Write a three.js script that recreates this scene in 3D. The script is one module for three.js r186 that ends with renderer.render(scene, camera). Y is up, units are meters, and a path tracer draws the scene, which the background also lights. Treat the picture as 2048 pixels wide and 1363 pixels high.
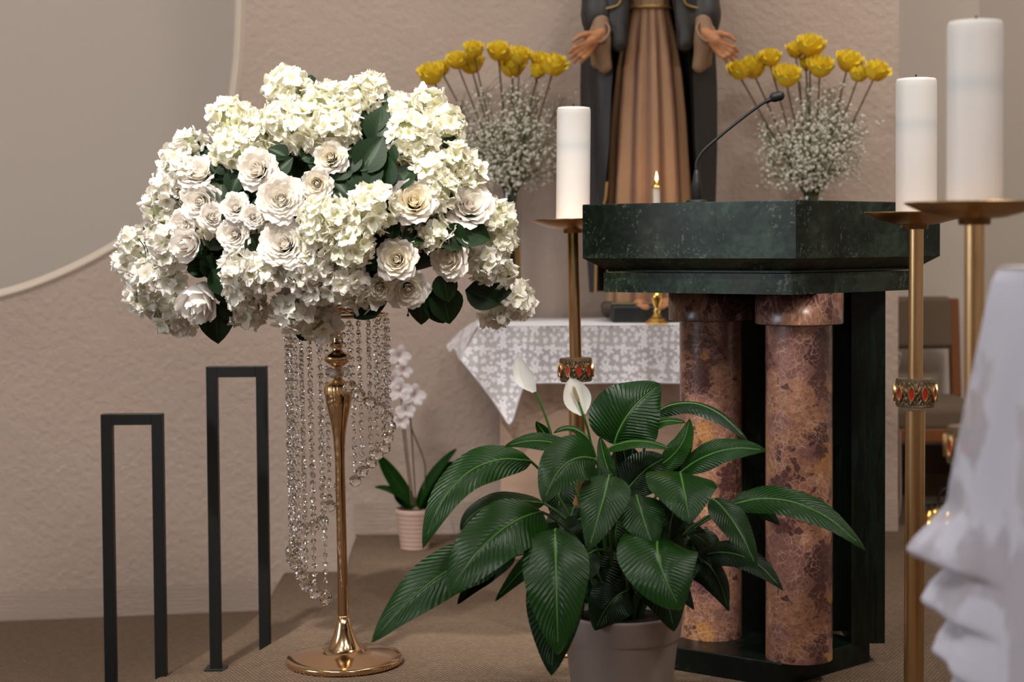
import * as THREE from 'three';
import { mergeGeometries, mergeVertices } from 'three/addons/utils/BufferGeometryUtils.js';
import { RoundedBoxGeometry } from 'three/addons/geometries/RoundedBoxGeometry.js';
import { MarchingCubes } from 'three/addons/objects/MarchingCubes.js';
import { RectAreaLightUniformsLib } from 'three/addons/lights/RectAreaLightUniformsLib.js';

// ------------------------------------------------------------------ camera, exposure, large lights
const IW = 2048, IH = 1363, F = 3400, SHIFT = 75, EYE = 1.10;
const scene = new THREE.Scene();
scene.background = new THREE.Color(0x1a1a1c);
const camera = new THREE.PerspectiveCamera(2 * Math.atan(IH / 2 / F) * 180 / Math.PI, IW / IH, 0.1, 60);
camera.position.set(0, EYE, 0);
camera.rotation.order = 'YXZ';
camera.rotation.set(-Math.atan((IH / 2 - SHIFT - 485) / F), 0, -0.006);
camera.setViewOffset(IW, IH, 0, SHIFT, IW, IH);
camera.focus = 4.15;
camera.userData.fStop = 2.9;
camera.updateMatrixWorld(true);
const renderer = new THREE.WebGLRenderer({ antialias: true });
renderer.toneMapping = THREE.LinearToneMapping;
renderer.toneMappingExposure = 1.45;
renderer.shadowMap.enabled = true;
RectAreaLightUniformsLib.init();
const KEY = [[-1.7, 4.55, -1.4, 68], [0.4, 4.55, -1.3, 35], [2.1, 4.55, -1.5, 19], [2.0, 4.6, -4.6, 6]];      // ceiling spots: x, y, z, intensity; the last is added to brighten the right wall
const FILL_PANELS = [[-1.8, -4.2, 7.5], [1.9, -4.6, 6.0], [-1.8, 0.6, 20.0], [1.9, 0.6, 19.0]];  // unseen fill panels added at the ceiling: x, z, intensity
const UNSEEN_WINDOW = { y: 1.9, z: -1.2, w: 2.6, h: 2.4, power: 3.0 };  // unseen side window, put in for reflections and cool side light
const WARM = new THREE.Color(1.0, 0.96, 0.90), NEUTRAL = new THREE.Color(1.0, 0.98, 0.97), COOL = new THREE.Color(0.80, 0.90, 1.0);

// ------------------------------------------------------------------ helpers
const V = (x, y, z) => new THREE.Vector3(x, y, z);
function rng(seed) { let a = seed >>> 0; return () => { a = (a + 0x6D2B79F5) | 0; let t = Math.imul(a ^ (a >>> 15), 1 | a); t = (t + Math.imul(t ^ (t >>> 7), 61 | t)) ^ t; return ((t ^ (t >>> 14)) >>> 0) / 4294967296; }; }
const lerp = (a, b, t) => a + (b - a) * t, clamp = (x, a = 0, b = 1) => Math.min(b, Math.max(a, x));
const smooth = (a, b, x) => { const t = clamp((x - a) / (b - a)); return t * t * (3 - 2 * t); };
// a measured place: pixel of the photograph and distance from the camera along the room
function at(px, py, d) {
  const v = V((px - IW / 2) / F, -(py - (IH / 2 - SHIFT)) / F, -1).applyQuaternion(camera.quaternion);
  return v.multiplyScalar(d / -v.z).add(camera.position);
}
function interp(pts, x) { // piecewise linear through [[x, y] ...]
  if (x <= pts[0][0]) return pts[0][1];
  for (let i = 1; i < pts.length; i++) if (x <= pts[i][0]) return lerp(pts[i - 1][1], pts[i][1], (x - pts[i - 1][0]) / (pts[i][0] - pts[i - 1][0]));
  return pts[pts.length - 1][1];
}
const used = {};
function numbered(n) { const k = used[n] = (used[n] ?? -1) + 1; return k ? n + '_' + String(k).padStart(3, '0') : n; }
function tag(o, label, category, group) { o.userData.label = label; if (category) o.userData.category = category; if (group) o.userData.group = group; return o; }
function thing(name, label, category, pos = [0, 0, 0], group) {
  const o = new THREE.Group(); o.name = numbered(name); scene.add(o);
  o.position.set(...(pos.isVector3 ? pos.toArray() : pos)); return tag(o, label, category, group);
}
function part(name, geo, mat, parent, label) {
  const m = new THREE.Mesh(geo, mat); m.name = name; m.castShadow = m.receiveShadow = true; parent.add(m);
  if (label) m.userData.label = label; return m;
}
function struct(name, geo, mat) { const m = part(name, geo, mat, scene); m.name = numbered(name); m.userData.kind = 'structure'; return m; }
const clean = (g) => { const h = g.index ? g.toNonIndexed() : g.clone(); for (const k of Object.keys(h.attributes)) if (!['position', 'normal', 'uv', 'color'].includes(k)) h.deleteAttribute(k); return h; };
const merge = (list) => mergeGeometries(list.map(clean));
const box = (w, h, d, x = 0, y = 0, z = 0, r = 0.003) => new RoundedBoxGeometry(w, h, d, 2, Math.min(r, w / 2.01, h / 2.01, d / 2.01)).translate(x, y, z);
const lathe = (pts, seg = 48) => new THREE.LatheGeometry(pts.map(([r, y]) => new THREE.Vector2(Math.max(r, 1e-5), y)), seg);
function tube(pts, r, seg = 24, rad = 8) {
  const c = new THREE.CatmullRomCurve3(pts.map((p) => p.isVector3 ? p : V(...p)));
  if (typeof r === 'number') return new THREE.TubeGeometry(c, seg, r, rad);
  const g = new THREE.TubeGeometry(c, seg, 1, rad), p = g.attributes.position, q = V(0, 0, 0);
  for (let i = 0; i <= seg; i++) { const o = c.getPointAt(i / seg), k = r(i / seg); for (let j = 0; j <= rad; j++) { const n = i * (rad + 1) + j; q.fromBufferAttribute(p, n).sub(o).multiplyScalar(k).add(o); p.setXYZ(n, q.x, q.y, q.z); } }
  g.computeVertexNormals(); return g;
}
// a grid surface: fn(u, v) -> Vector3, u and v in 0..1
function sheet(nu, nv, fn, uvScale = [1, 1]) {
  const pos = [], uv = [], idx = [];
  for (let j = 0; j <= nv; j++) for (let i = 0; i <= nu; i++) { const p = fn(i / nu, j / nv); pos.push(p.x, p.y, p.z); uv.push(i / nu * uvScale[0], j / nv * uvScale[1]); }
  for (let j = 0; j < nv; j++) for (let i = 0; i < nu; i++) { const a = j * (nu + 1) + i, b = a + 1, c = a + nu + 1, d = c + 1; idx.push(a, b, d, a, d, c); }
  const g = new THREE.BufferGeometry();
  g.setAttribute('position', new THREE.Float32BufferAttribute(pos, 3)); g.setAttribute('uv', new THREE.Float32BufferAttribute(uv, 2)); g.setIndex(idx); g.computeVertexNormals(); return g;
}
function thick(g, t) { // the same sheet with its underside and rim, t metres apart
  const a = g.toNonIndexed ? clean(g) : g, b = a.clone(), p = b.attributes.position, n = b.attributes.normal;
  for (let i = 0; i < p.count; i++) p.setXYZ(i, p.getX(i) - n.getX(i) * t, p.getY(i) - n.getY(i) * t, p.getZ(i) - n.getZ(i) * t);
  for (let i = 0; i < p.count; i += 3) for (const at2 of Object.values(b.attributes)) { const s = at2.itemSize, A = at2.array; for (let k = 0; k < s; k++) { const x = A[(i + 1) * s + k]; A[(i + 1) * s + k] = A[(i + 2) * s + k]; A[(i + 2) * s + k] = x; } }
  for (let i = 0; i < n.count; i++) n.setXYZ(i, -n.getX(i), -n.getY(i), -n.getZ(i));
  return mergeGeometries([a, b]);
}
// smooth union of tapered capsules, meshed: bones = [[a, b, ra, rb] ...]
function flesh(bones, res, k, pad = 0.02) {
  const bb = new THREE.Box3(); for (const [a, b, ra, rb] of bones) { bb.expandByPoint(a.clone().addScalar(ra + pad)); bb.expandByPoint(a.clone().addScalar(-ra - pad)); bb.expandByPoint(b.clone().addScalar(rb + pad)); bb.expandByPoint(b.clone().addScalar(-rb - pad)); }
  const c = bb.getCenter(V(0, 0, 0)), s = bb.getSize(V(0, 0, 0)), h = Math.max(s.x, s.y, s.z) / 2 * 1.06, mc = new MarchingCubes(res, new THREE.MeshStandardMaterial(), false, false, 200000);
  mc.isolation = 0; const half = res / 2, p = V(0, 0, 0), ab = V(0, 0, 0), ap = V(0, 0, 0);
  for (let z = 0; z < res; z++) for (let y = 0; y < res; y++) for (let x = 0; x < res; x++) {
    p.set((x - half) / half * h, (y - half) / half * h, (z - half) / half * h).add(c);
    let sum = 0;
    for (const [a, b, ra, rb] of bones) { ab.subVectors(b, a); ap.subVectors(p, a); const t = clamp(ap.dot(ab) / Math.max(ab.lengthSq(), 1e-9)); sum += Math.exp(-k * (ap.addScaledVector(ab, -t).length() - lerp(ra, rb, t))); }
    mc.field[x + y * res + z * res * res] = Math.log(Math.max(sum, 1e-30)) / k;
  }
  mc.update(); const n = mc.count, g = new THREE.BufferGeometry();
  g.setAttribute('position', new THREE.Float32BufferAttribute(mc.positionArray.slice(0, n * 3), 3));
  g.scale(h, h, h); g.translate(c.x, c.y, c.z);
  const m = mergeVertices(g, 1e-5); m.computeVertexNormals();
  m.setAttribute('uv', new THREE.Float32BufferAttribute(new Float32Array(m.attributes.position.count * 2), 2)); return m;
}
function paint(g, fn) { // vertex colours, linear: fn(x, y, z, u, v) -> [r, g, b]
  const p = g.attributes.position, uv = g.attributes.uv, c = [];
  for (let i = 0; i < p.count; i++) c.push(...fn(p.getX(i), p.getY(i), p.getZ(i), uv ? uv.getX(i) : 0, uv ? uv.getY(i) : 0));
  g.setAttribute('color', new THREE.Float32BufferAttribute(c, 3)); return g;
}
const aim = (o, n) => o.quaternion.setFromUnitVectors(V(0, 1, 0), n.clone().normalize());

// ------------------------------------------------------------------ procedural textures
function hash(x, y, s) { let h = Math.imul(x | 0, 374761393) ^ Math.imul(y | 0, 668265263) ^ Math.imul(s | 0, 1274126177); h = Math.imul(h ^ (h >>> 13), 1274126177); return ((h ^ (h >>> 16)) >>> 0) / 4294967296; }
function vnoise(x, y, per, s) { const x0 = Math.floor(x), y0 = Math.floor(y), fx = x - x0, fy = y - y0, m = (a) => ((a % per) + per) % per; const u = fx * fx * (3 - 2 * fx), v = fy * fy * (3 - 2 * fy); return lerp(lerp(hash(m(x0), m(y0), s), hash(m(x0 + 1), m(y0), s), u), lerp(hash(m(x0), m(y0 + 1), s), hash(m(x0 + 1), m(y0 + 1), s), u), v); }
function fbm(u, v, per, oct, s) { let a = 0, w = 0.5, t = 0; for (let i = 0; i < oct; i++) { a += w * vnoise(u * per, v * per, per, s + i * 17); t += w; w *= 0.5; per *= 2; } return a / t; }
function worley(u, v, per, s) { const x = u * per, y = v * per, x0 = Math.floor(x), y0 = Math.floor(y), m = (a) => ((a % per) + per) % per; let d1 = 9, d2 = 9, id = 0; for (let j = -1; j < 2; j++) for (let i = -1; i < 2; i++) { const cx = m(x0 + i), cy = m(y0 + j), dx = x0 + i + hash(cx, cy, s) - x, dy = y0 + j + hash(cx, cy, s + 5) - y, d = Math.sqrt(dx * dx + dy * dy); if (d < d1) { d2 = d1; d1 = d; id = hash(cx, cy, s + 9); } else if (d < d2) d2 = d; } return [d1, d2, id]; }
function texture(n, m, fn, color = false) { // fn(u, v) -> grey or [r, g, b(, a)], 0..1 (sRGB when color)
  const a = new Uint8Array(n * m * 4);
  for (let y = 0; y < m; y++) for (let x = 0; x < n; x++) { let c = fn((x + 0.5) / n, (y + 0.5) / m); if (typeof c === 'number') c = [c, c, c]; const k = (y * n + x) * 4; a[k] = clamp(c[0]) * 255; a[k + 1] = clamp(c[1]) * 255; a[k + 2] = clamp(c[2]) * 255; a[k + 3] = clamp(c[3] ?? 1) * 255; }
  const t = new THREE.DataTexture(a, n, m, THREE.RGBAFormat); t.wrapS = t.wrapT = THREE.RepeatWrapping; t.magFilter = THREE.LinearFilter; t.minFilter = THREE.LinearMipmapLinearFilter; t.generateMipmaps = true; if (color) t.colorSpace = THREE.SRGBColorSpace; t.needsUpdate = true; return t;
}
const rep = (t, x, y) => { const c = t.clone(); c.repeat.set(x, y); c.needsUpdate = true; return c; };
const mix3 = (a, b, t) => [lerp(a[0], b[0], t), lerp(a[1], b[1], t), lerp(a[2], b[2], t)];
const rgb = (r, g, b) => [r / 255, g / 255, b / 255];

const T = {};
T.plaster = texture(512, 512, (u, v) => { const r = fbm(u, v, 22, 4, 3), q = fbm(u + 0.1 * r, v, 48, 2, 11); return smooth(0.30, 0.72, r) * 0.75 + q * 0.25; });
T.plasterTone = texture(256, 256, (u, v) => { const k = 0.955 + 0.07 * fbm(u, v, 5, 5, 31); return [k, k, k]; }, true);
T.carpet = texture(512, 512, (u, v) => { const nx = 40, ny = 40, row = Math.floor(v * ny), x = u * nx + (row % 2) * 0.5, cx = x - Math.floor(x) - 0.5, cy = v * ny - row - 0.5; return clamp(1.05 - 2.0 * Math.sqrt(cx * cx * 0.8 + cy * cy * 1.5)) * (0.75 + 0.25 * hash(Math.floor(x) % nx, row, 5)); });
T.carpetTone = texture(512, 512, (u, v) => { const nx = 40, ny = 40, row = Math.floor(v * ny), x = u * nx + (row % 2) * 0.5, cx = x - Math.floor(x) - 0.5, cy = v * ny - row - 0.5, b = clamp(1.1 - 1.9 * Math.sqrt(cx * cx * 0.8 + cy * cy * 1.5)), h = hash(Math.floor(x) % nx, row, 8); return mix3(rgb(84, 70, 58), mix3(rgb(158, 136, 114), rgb(186, 164, 142), h), 0.1 + 0.9 * b); }, true);
T.greenMarble = texture(1024, 1024, (u, v) => {
  const w = fbm(u, v, 4, 5, 2), x = u + 0.14 * (w - 0.5), y = v + 0.14 * (fbm(u, v, 4, 5, 7) - 0.5), f = fbm(x, y, 6, 6, 13), grain = fbm(x, y, 60, 3, 19), fleck = fbm(x, y, 110, 2, 41), vein = 1 - Math.abs(2 * fbm(x, y, 5, 6, 23) - 1);
  let c = mix3(rgb(24, 36, 29), rgb(72, 96, 80), clamp(0.75 * smooth(0.3, 0.7, f) + 0.9 * (grain - 0.42))); c = mix3(c, rgb(66, 62, 50), 0.45 * smooth(0.5, 0.7, fbm(u, v, 3, 3, 91))); c = mix3(c, rgb(98, 114, 104), 0.4 * smooth(0.9, 1.0, vein) * smooth(0.35, 0.6, f)); c = mix3(c, rgb(150, 164, 154), 0.6 * smooth(0.64, 0.78, fleck) * smooth(0.46, 0.66, fbm(u, v, 12, 4, 77))); const g = (hash(u * 1024, v * 1024, 4) - 0.5) * 0.05; return [c[0] + g, c[1] + g, c[2] + g];
}, true);
T.redMarble = texture(1024, 1024, (u, v) => {
  const wx = fbm(u, v, 18, 4, 2) - 0.5, wy = fbm(u, v, 18, 4, 9) - 0.5, bx = fbm(u, v, 5, 3, 12) - 0.5, x = u + 0.05 * wx + 0.05 * bx, y = v + 0.05 * wy, [d1, d2, id] = worley(x, y, 34, 3), [e1, e2, jd] = worley(x + 0.3, y, 15, 15), grain = fbm(u, v, 110, 3, 71);
  const band = fbm(x, v * 0.5, 6, 4, 5), och = fbm(x, y, 5, 4, 27), dark = fbm(x * 1, v, 6, 4, 33), broken = smooth(0.36, 0.6, fbm(u, v, 14, 3, 63));
  let c = mix3(rgb(126, 84, 66), rgb(178, 132, 106), clamp(0.55 * id + 0.7 * (band - 0.35) + 1.0 * (grain - 0.5))); c = mix3(c, rgb(170, 116, 58), 0.7 * smooth(0.54, 0.66, och)); c = mix3(c, rgb(100, 66, 72), 0.5 * smooth(0.5, 0.66, fbm(x, y, 7, 3, 61)));
  c = mix3(c, rgb(66, 38, 38), 0.85 * smooth(0.47, 0.60, dark + 0.22 * (id - 0.5) + 0.25 * (grain - 0.5))); c = mix3(c, rgb(206, 172, 148), 0.42 * (1 - smooth(0.0, 0.2, d2 - d1)) * (0.35 + 0.65 * broken)); c = mix3(c, rgb(212, 184, 162), 0.4 * (1 - smooth(0.0, 0.07, e2 - e1)) * broken);
  const g = (hash(u * 1024, v * 1024, 4) - 0.5) * 0.1; return [c[0] + g, c[1] + g, c[2] + g];
}, true);
T.travertine = texture(512, 512, (u, v) => { const f = fbm(u * 0.25, v, 12, 4, 3), g = 0.5 * fbm(u, v, 30, 3, 8) + 0.5 * vnoise(u * 4, v * 60, 60, 5); return mix3(rgb(176, 152, 136), rgb(206, 186, 170), 0.5 * f + 0.5 * g); }, true);
// leaf: u across (midrib at 0.5), v from stalk to tip
const leafVein = (u, v) => { const a = Math.abs(u - 0.5) * 2, ph = v * 21 - Math.pow(a, 0.85) * 5 + 0.5 * fbm(u, v, 6, 3, 44); return 0.5 + 0.5 * Math.cos(2 * Math.PI * ph); };
T.leafBump = texture(256, 512, (u, v) => { const a = Math.abs(u - 0.5) * 2; return clamp(0.25 + 0.5 * leafVein(u, v) * smooth(0.02, 0.25, a) * (1 - 0.4 * a) + 0.1 * fbm(u, v, 10, 3, 3) - 0.3 * (1 - smooth(0.0, 0.07, a))); });
T.leafTone = texture(256, 512, (u, v) => { const a = Math.abs(u - 0.5) * 2; let c = mix3(rgb(15, 42, 13), rgb(40, 82, 26), 0.3 + 0.22 * leafVein(u, v) * smooth(0, 0.3, a) + 0.3 * fbm(u, v, 5, 4, 12)); c = mix3(c, rgb(66, 104, 44), 0.85 * (1 - smooth(0.015, 0.075, a)) * (1 - 0.55 * v)); c = mix3(c, rgb(108, 112, 44), 0.5 * smooth(0.97, 1, v)); return c; }, true);
T.smallLeafTone = texture(128, 128, (u, v) => { const a = Math.abs(u - 0.5) * 2, ve = 0.5 + 0.5 * Math.cos(2 * Math.PI * (v * 8 - a * 2.6)); let c = mix3(rgb(20, 40, 21), rgb(36, 62, 33), 0.35 * ve + 0.5 * fbm(u, v, 5, 3, 4)); return mix3(c, rgb(86, 112, 66), 0.7 * (1 - smooth(0.01, 0.06, a))); }, true);
function laceAlpha(u, v) { // flower sprigs on net
  let s = 0; for (let k = 0; k < 3; k++) { const n = 4 + k * 3, x = u * n + k * 0.37, y = v * n + k * 0.61, ix = Math.floor(x), iy = Math.floor(y), m = (a) => ((a % n) + n) % n, dx = x - ix - 0.5 - 0.5 * (hash(m(ix), m(iy), 3 + k) - 0.5), dy = y - iy - 0.5 - 0.5 * (hash(m(ix), m(iy), 6 + k) - 0.5), r = Math.hypot(dx, dy), th = Math.atan2(dy, dx) + 6.28 * hash(m(ix), m(iy), 9 + k), petal = 0.24 + 0.09 * Math.cos(5 * th); s = Math.max(s, smooth(petal + 0.03, petal - 0.06, r) * (0.7 + 0.3 * smooth(0.05, 0.1, r))); }
  const net = 0.5 + 0.5 * Math.max(Math.cos(u * 2 * Math.PI * 64), Math.cos(v * 2 * Math.PI * 64)); return clamp(0.42 + 0.05 * net + 0.44 * s);
}
T.lace = texture(512, 512, (u, v) => laceAlpha(u, v));
T.altarLace = texture(256, 256, (u, v) => clamp(0.66 + 0.5 * smooth(0.42, 0.58, fbm(u, v, 5, 4, 14))));
T.cloth = texture(256, 256, (u, v) => fbm(u, v, 32, 3, 8));
T.fabric = texture(256, 256, (u, v) => { const k = 0.5 + 0.25 * Math.cos(u * 2 * Math.PI * 60) * Math.cos(v * 2 * Math.PI * 60) + 0.3 * (fbm(u, v, 40, 2, 3) - 0.5); return mix3(rgb(112, 98, 84), rgb(156, 142, 126), k); }, true);
T.wood = texture(256, 256, (u, v) => { const f = fbm(u * 6, v * 0.5, 8, 4, 3), g = 0.5 + 0.5 * Math.sin((u * 14 + 3 * fbm(u, v, 3, 3, 7)) * 6.28); return mix3(rgb(128, 78, 38), rgb(166, 106, 56), 0.5 * f + 0.4 * g); }, true);
T.carved = texture(512, 512, (u, v) => { const f = fbm(u * 3, v * 0.35, 12, 4, 5), g = fbm(u, v, 40, 2, 9); return 0.7 * f + 0.3 * g; });
T.granular = texture(256, 256, (u, v) => { const [d1] = worley(u, v, 30, 3); return 1 - d1; });
T.candle = texture(8, 256, (u, v) => { const band = Math.exp(-Math.pow((v - 0.66) / 0.045, 2)), c = mix3(rgb(250, 243, 238), rgb(248, 246, 243), smooth(0.2, 0.8, v)); return mix3(c, rgb(222, 227, 229), 0.6 * band); }, true);

// ------------------------------------------------------------------ materials
const std = (o) => new THREE.MeshStandardMaterial(o), phys = (o) => new THREE.MeshPhysicalMaterial(o);
const lin = (r, g, b) => new THREE.Color().setRGB(r, g, b);
const M = {};
M.plaster = std({ color: 0xc4ae9f, roughness: 0.93, map: rep(T.plasterTone, 0.5, 0.5), bumpMap: rep(T.plaster, 2.6, 2.6), bumpScale: 0.0017 });
M.paint = std({ color: 0xd4c7ba, roughness: 0.8 });
M.trim = std({ color: 0xd8c6b4, roughness: 0.7 });
M.ceiling = std({ color: 0xddd6cc, roughness: 0.9 });
M.carpet = std({ color: 0xf6eadd, roughness: 1.0, map: rep(T.carpetTone, 2.3, 2.3), bumpMap: rep(T.carpet, 2.3, 2.3), bumpScale: 0.008 });
M.green = phys({ color: 0xa39d98, roughness: 0.30, map: rep(T.greenMarble, 1.5, 1.5), specularIntensity: 0.38 });
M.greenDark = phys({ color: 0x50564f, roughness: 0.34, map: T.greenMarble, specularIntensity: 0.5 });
M.red = phys({ color: 0xffffff, roughness: 0.28, map: T.redMarble, clearcoat: 0.2, clearcoatRoughness: 0.15 });
M.travertine = std({ color: 0xd6c8be, roughness: 0.6, map: rep(T.travertine, 1.4, 1.4) });
M.black = std({ color: 0x0b0e0d, roughness: 0.45 });
M.matt = std({ color: 0x0b0b0c, roughness: 0.55 });
M.gold = std({ color: lin(0.70, 0.48, 0.28), metalness: 1, roughness: 0.13 });
M.goldFluted = std({ color: lin(0.85, 0.58, 0.30), metalness: 1, roughness: 0.25 });
M.brass = phys({ color: lin(0.56, 0.36, 0.18), metalness: 1, roughness: 0.30, anisotropy: 0.4 });
M.brassOld = std({ color: lin(0.22, 0.16, 0.10), metalness: 1, roughness: 0.45, bumpMap: rep(T.granular, 3, 1), bumpScale: 0.004 });
M.brassBright = std({ color: lin(0.85, 0.55, 0.16), metalness: 1, roughness: 0.2 });
M.gemRed = phys({ color: lin(0.36, 0.022, 0.010), roughness: 0.08, clearcoat: 1 });
M.gemAmber = phys({ color: lin(0.62, 0.17, 0.01), roughness: 0.08, clearcoat: 1 });
M.wax = phys({ color: 0xe6e2df, roughness: 0.5, map: T.candle, clearcoat: 0.15, clearcoatRoughness: 0.5 });
M.waxSmall = std({ color: 0xf4ead8, roughness: 0.5 });
M.wick = std({ color: 0x241c16, roughness: 1 });
M.crystal = phys({ color: 0xffffff, roughness: 0.0, transmission: 1, thickness: 0.01, ior: 1.62 });
M.glass = phys({ color: 0xf2f4ee, roughness: 0.02, transmission: 1, thickness: 0.004, ior: 1.5 });
M.acrylic = phys({ color: 0xf4f4f2, roughness: 0.05, transmission: 1, thickness: 0, ior: 1.49 });
M.water = phys({ color: 0xe8d9a8, roughness: 0.0, transmission: 1, thickness: 0.05, ior: 1.33, attenuationColor: lin(0.75, 0.5, 0.12), attenuationDistance: 0.08 });
const petalBase = { roughness: 0.9, transmission: 0.38, thickness: 0, vertexColors: true, side: THREE.DoubleSide };
M.cream = phys({ color: 0xfdfaf0, ...petalBase });
M.creamWhite = phys({ color: 0xfcf8f6, ...petalBase });
M.rose = phys({ color: 0xfbf6f1, ...petalBase });
M.yellow = phys({ color: 0xffffff, ...petalBase, transmission: 0 });
M.orchid = phys({ color: 0xfcf6f6, ...petalBase });
M.smallLeaf = phys({ color: 0xbcd49e, roughness: 0.5, specularIntensity: 0.6, map: T.smallLeafTone, side: THREE.DoubleSide });
M.oliveLeaf = phys({ color: 0xe6e08c, roughness: 0.55, map: T.smallLeafTone, side: THREE.DoubleSide });
M.headCore = std({ color: 0xb4b692, roughness: 1 });
M.foam = std({ color: 0x131d12, roughness: 1 });
M.leaf = [0xb4cc94, 0x98b480, 0xdce696, 0x7c9472].map((c) => phys({ color: c, roughness: 0.31, map: T.leafTone, bumpMap: T.leafBump, bumpScale: 0.0026, side: THREE.DoubleSide, specularIntensity: 0.42 }));
M.stalk = phys({ color: 0x456f2c, roughness: 0.5 });
M.midrib = phys({ color: 0x4b7431, roughness: 0.5 });
M.leafStalk = phys({ color: 0x34541f, roughness: 0.5 });
M.twig = std({ color: 0x5b4a38, roughness: 0.8 });
M.twigGreen = std({ color: 0x5c6a3c, roughness: 0.8 });
M.sepal = std({ color: 0x3f5e2a, roughness: 0.7, side: THREE.DoubleSide });
M.spathe = phys({ color: 0xf8f6ee, roughness: 0.5, transmission: 0.25, thickness: 0, side: THREE.DoubleSide });
M.spadix = std({ color: 0xe4cf9a, roughness: 0.8, bumpMap: rep(T.granular, 0.6, 1), bumpScale: 0.006 });
M.potTaupe = std({ color: 0x8c7c74, roughness: 0.55 });
M.potPink = std({ color: 0xb89a8c, roughness: 0.55 });
M.soil = std({ color: 0x2a1d15, roughness: 1 });
M.babysBreath = std({ color: 0xdcd6c6, roughness: 0.95 });
M.lace = phys({ color: 0xf4f0f4, roughness: 0.9, alphaMap: rep(T.lace, 4.2, 4.2), transparent: true, side: THREE.DoubleSide });
M.linen = phys({ color: 0xf4f0f4, roughness: 0.9, side: THREE.DoubleSide, bumpMap: rep(T.cloth, 3, 3), bumpScale: 0.002 });
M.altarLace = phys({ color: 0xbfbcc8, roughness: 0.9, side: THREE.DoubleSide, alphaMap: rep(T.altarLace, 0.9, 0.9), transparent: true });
M.fabric = std({ color: 0xcfc4b8, roughness: 1, map: rep(T.fabric, 3, 3) });
M.wood = phys({ color: 0xe0d0c0, roughness: 0.45, map: rep(T.wood, 2, 2) });
M.darkWood = std({ color: 0x46352b, roughness: 0.6 });
M.white = std({ color: 0xb8aba0, roughness: 0.6 });
M.robe = std({ color: 0xa88468, roughness: 0.62, bumpMap: rep(T.carved, 1.2, 1), bumpScale: 0.006, vertexColors: true });
M.mantle = std({ color: 0x2c2827, roughness: 0.55, bumpMap: rep(T.carved, 1.2, 1), bumpScale: 0.006, side: THREE.DoubleSide });
M.sleeve = std({ color: 0x8f6e54, roughness: 0.6, side: THREE.DoubleSide });
M.gilt = std({ color: lin(0.42, 0.26, 0.09), metalness: 0.55, roughness: 0.5 });
M.skin = std({ color: 0xb87a50, roughness: 0.55 });
M.plinth = std({ color: 0x191b1a, roughness: 0.4 });
M.plinthTop = std({ color: 0x6e6242, roughness: 0.5 });
M.flame = std({ color: 0x000000, emissive: lin(1.0, 0.72, 0.34), emissiveIntensity: 3.5 });
M.lampGlow = std({ color: 0x000000, emissive: lin(1.0, 0.9, 0.76), emissiveIntensity: 3 });
M.unseenWindowGlow = std({ color: 0x000000, emissive: COOL, emissiveIntensity: 2.2 });

// ------------------------------------------------------------------ room
const ZW = -6.4, TOP = 5.2;
const wallZ = (x) => ZW + 0.17 * Math.max(0, -(x + 0.7) - 0.1 + 0.1 * Math.exp(-Math.max(0, -(x + 0.7)) / 0.1)); // the plaster wall bends towards the room on its left
// floors: three carpeted levels whose edges curve towards the room
function level(name, edge, y, h) {
  const s = new THREE.Shape(); s.moveTo(edge[0][0], edge[0][1]); const c = new THREE.SplineCurve(edge.map((p) => new THREE.Vector2(p[0], p[1])));
  for (const p of c.getPoints(60)) s.lineTo(p.x, p.y); s.lineTo(5.9, edge[edge.length - 1][1]); s.lineTo(5.9, edge[0][1]); s.closePath();
  const g = new THREE.ExtrudeGeometry(s, { depth: h - 0.012, bevelEnabled: true, bevelThickness: 0.012, bevelSize: 0.012, bevelOffset: -0.012, bevelSegments: 3, curveSegments: 8 });
  g.rotateX(Math.PI / 2).translate(0, y - 0.012, 0); return struct(name, g, M.carpet);
}
level('floor_platform', [[-0.60, -6.55], [-0.585, -6.0], [-0.56, -5.5], [-0.60, -5.0], [-0.687, -4.62], [-0.78, -4.3], [-0.95, -3.9], [-1.2, -3.4], [-1.6, -2.8], [-2.2, -2.1]].map(([x, z]) => [x, -z]).map(([x, z]) => [x, -z]), 0, 0.14);
level('floor_step', [[-0.875, -6.55], [-0.865, -6.05], [-0.862, -5.7], [-0.905, -5.4], [-0.98, -5.0], [-1.15, -4.5], [-1.4, -4.0], [-1.75, -3.4], [-2.2, -2.8], [-2.8, -2.1]], -0.14, 0.14);
struct('floor', new THREE.BoxGeometry(12.4, 0.2, 17).translate(0, -0.38, -0.1), M.carpet);
{ const g = scene.children[scene.children.length - 1].geometry, p = g.attributes.position, uv = g.attributes.uv; for (let i = 0; i < p.count; i++) uv.setXY(i, p.getX(i), p.getZ(i)); }
struct('ceiling', new THREE.BoxGeometry(12.4, 0.2, 17).translate(0, TOP + 0.1, -0.1), M.ceiling);
struct('wall_right', new THREE.BoxGeometry(0.2, 5.7, 17).translate(6.1, 2.4, -0.1), M.paint);
struct('wall_front', new THREE.BoxGeometry(12.4, 5.7, 0.2).translate(0, 2.4, 8.3), M.paint);
struct('wall_rear', new THREE.BoxGeometry(12.4, 5.7, 0.2).translate(0, 2.4, -7.5), M.paint);
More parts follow.
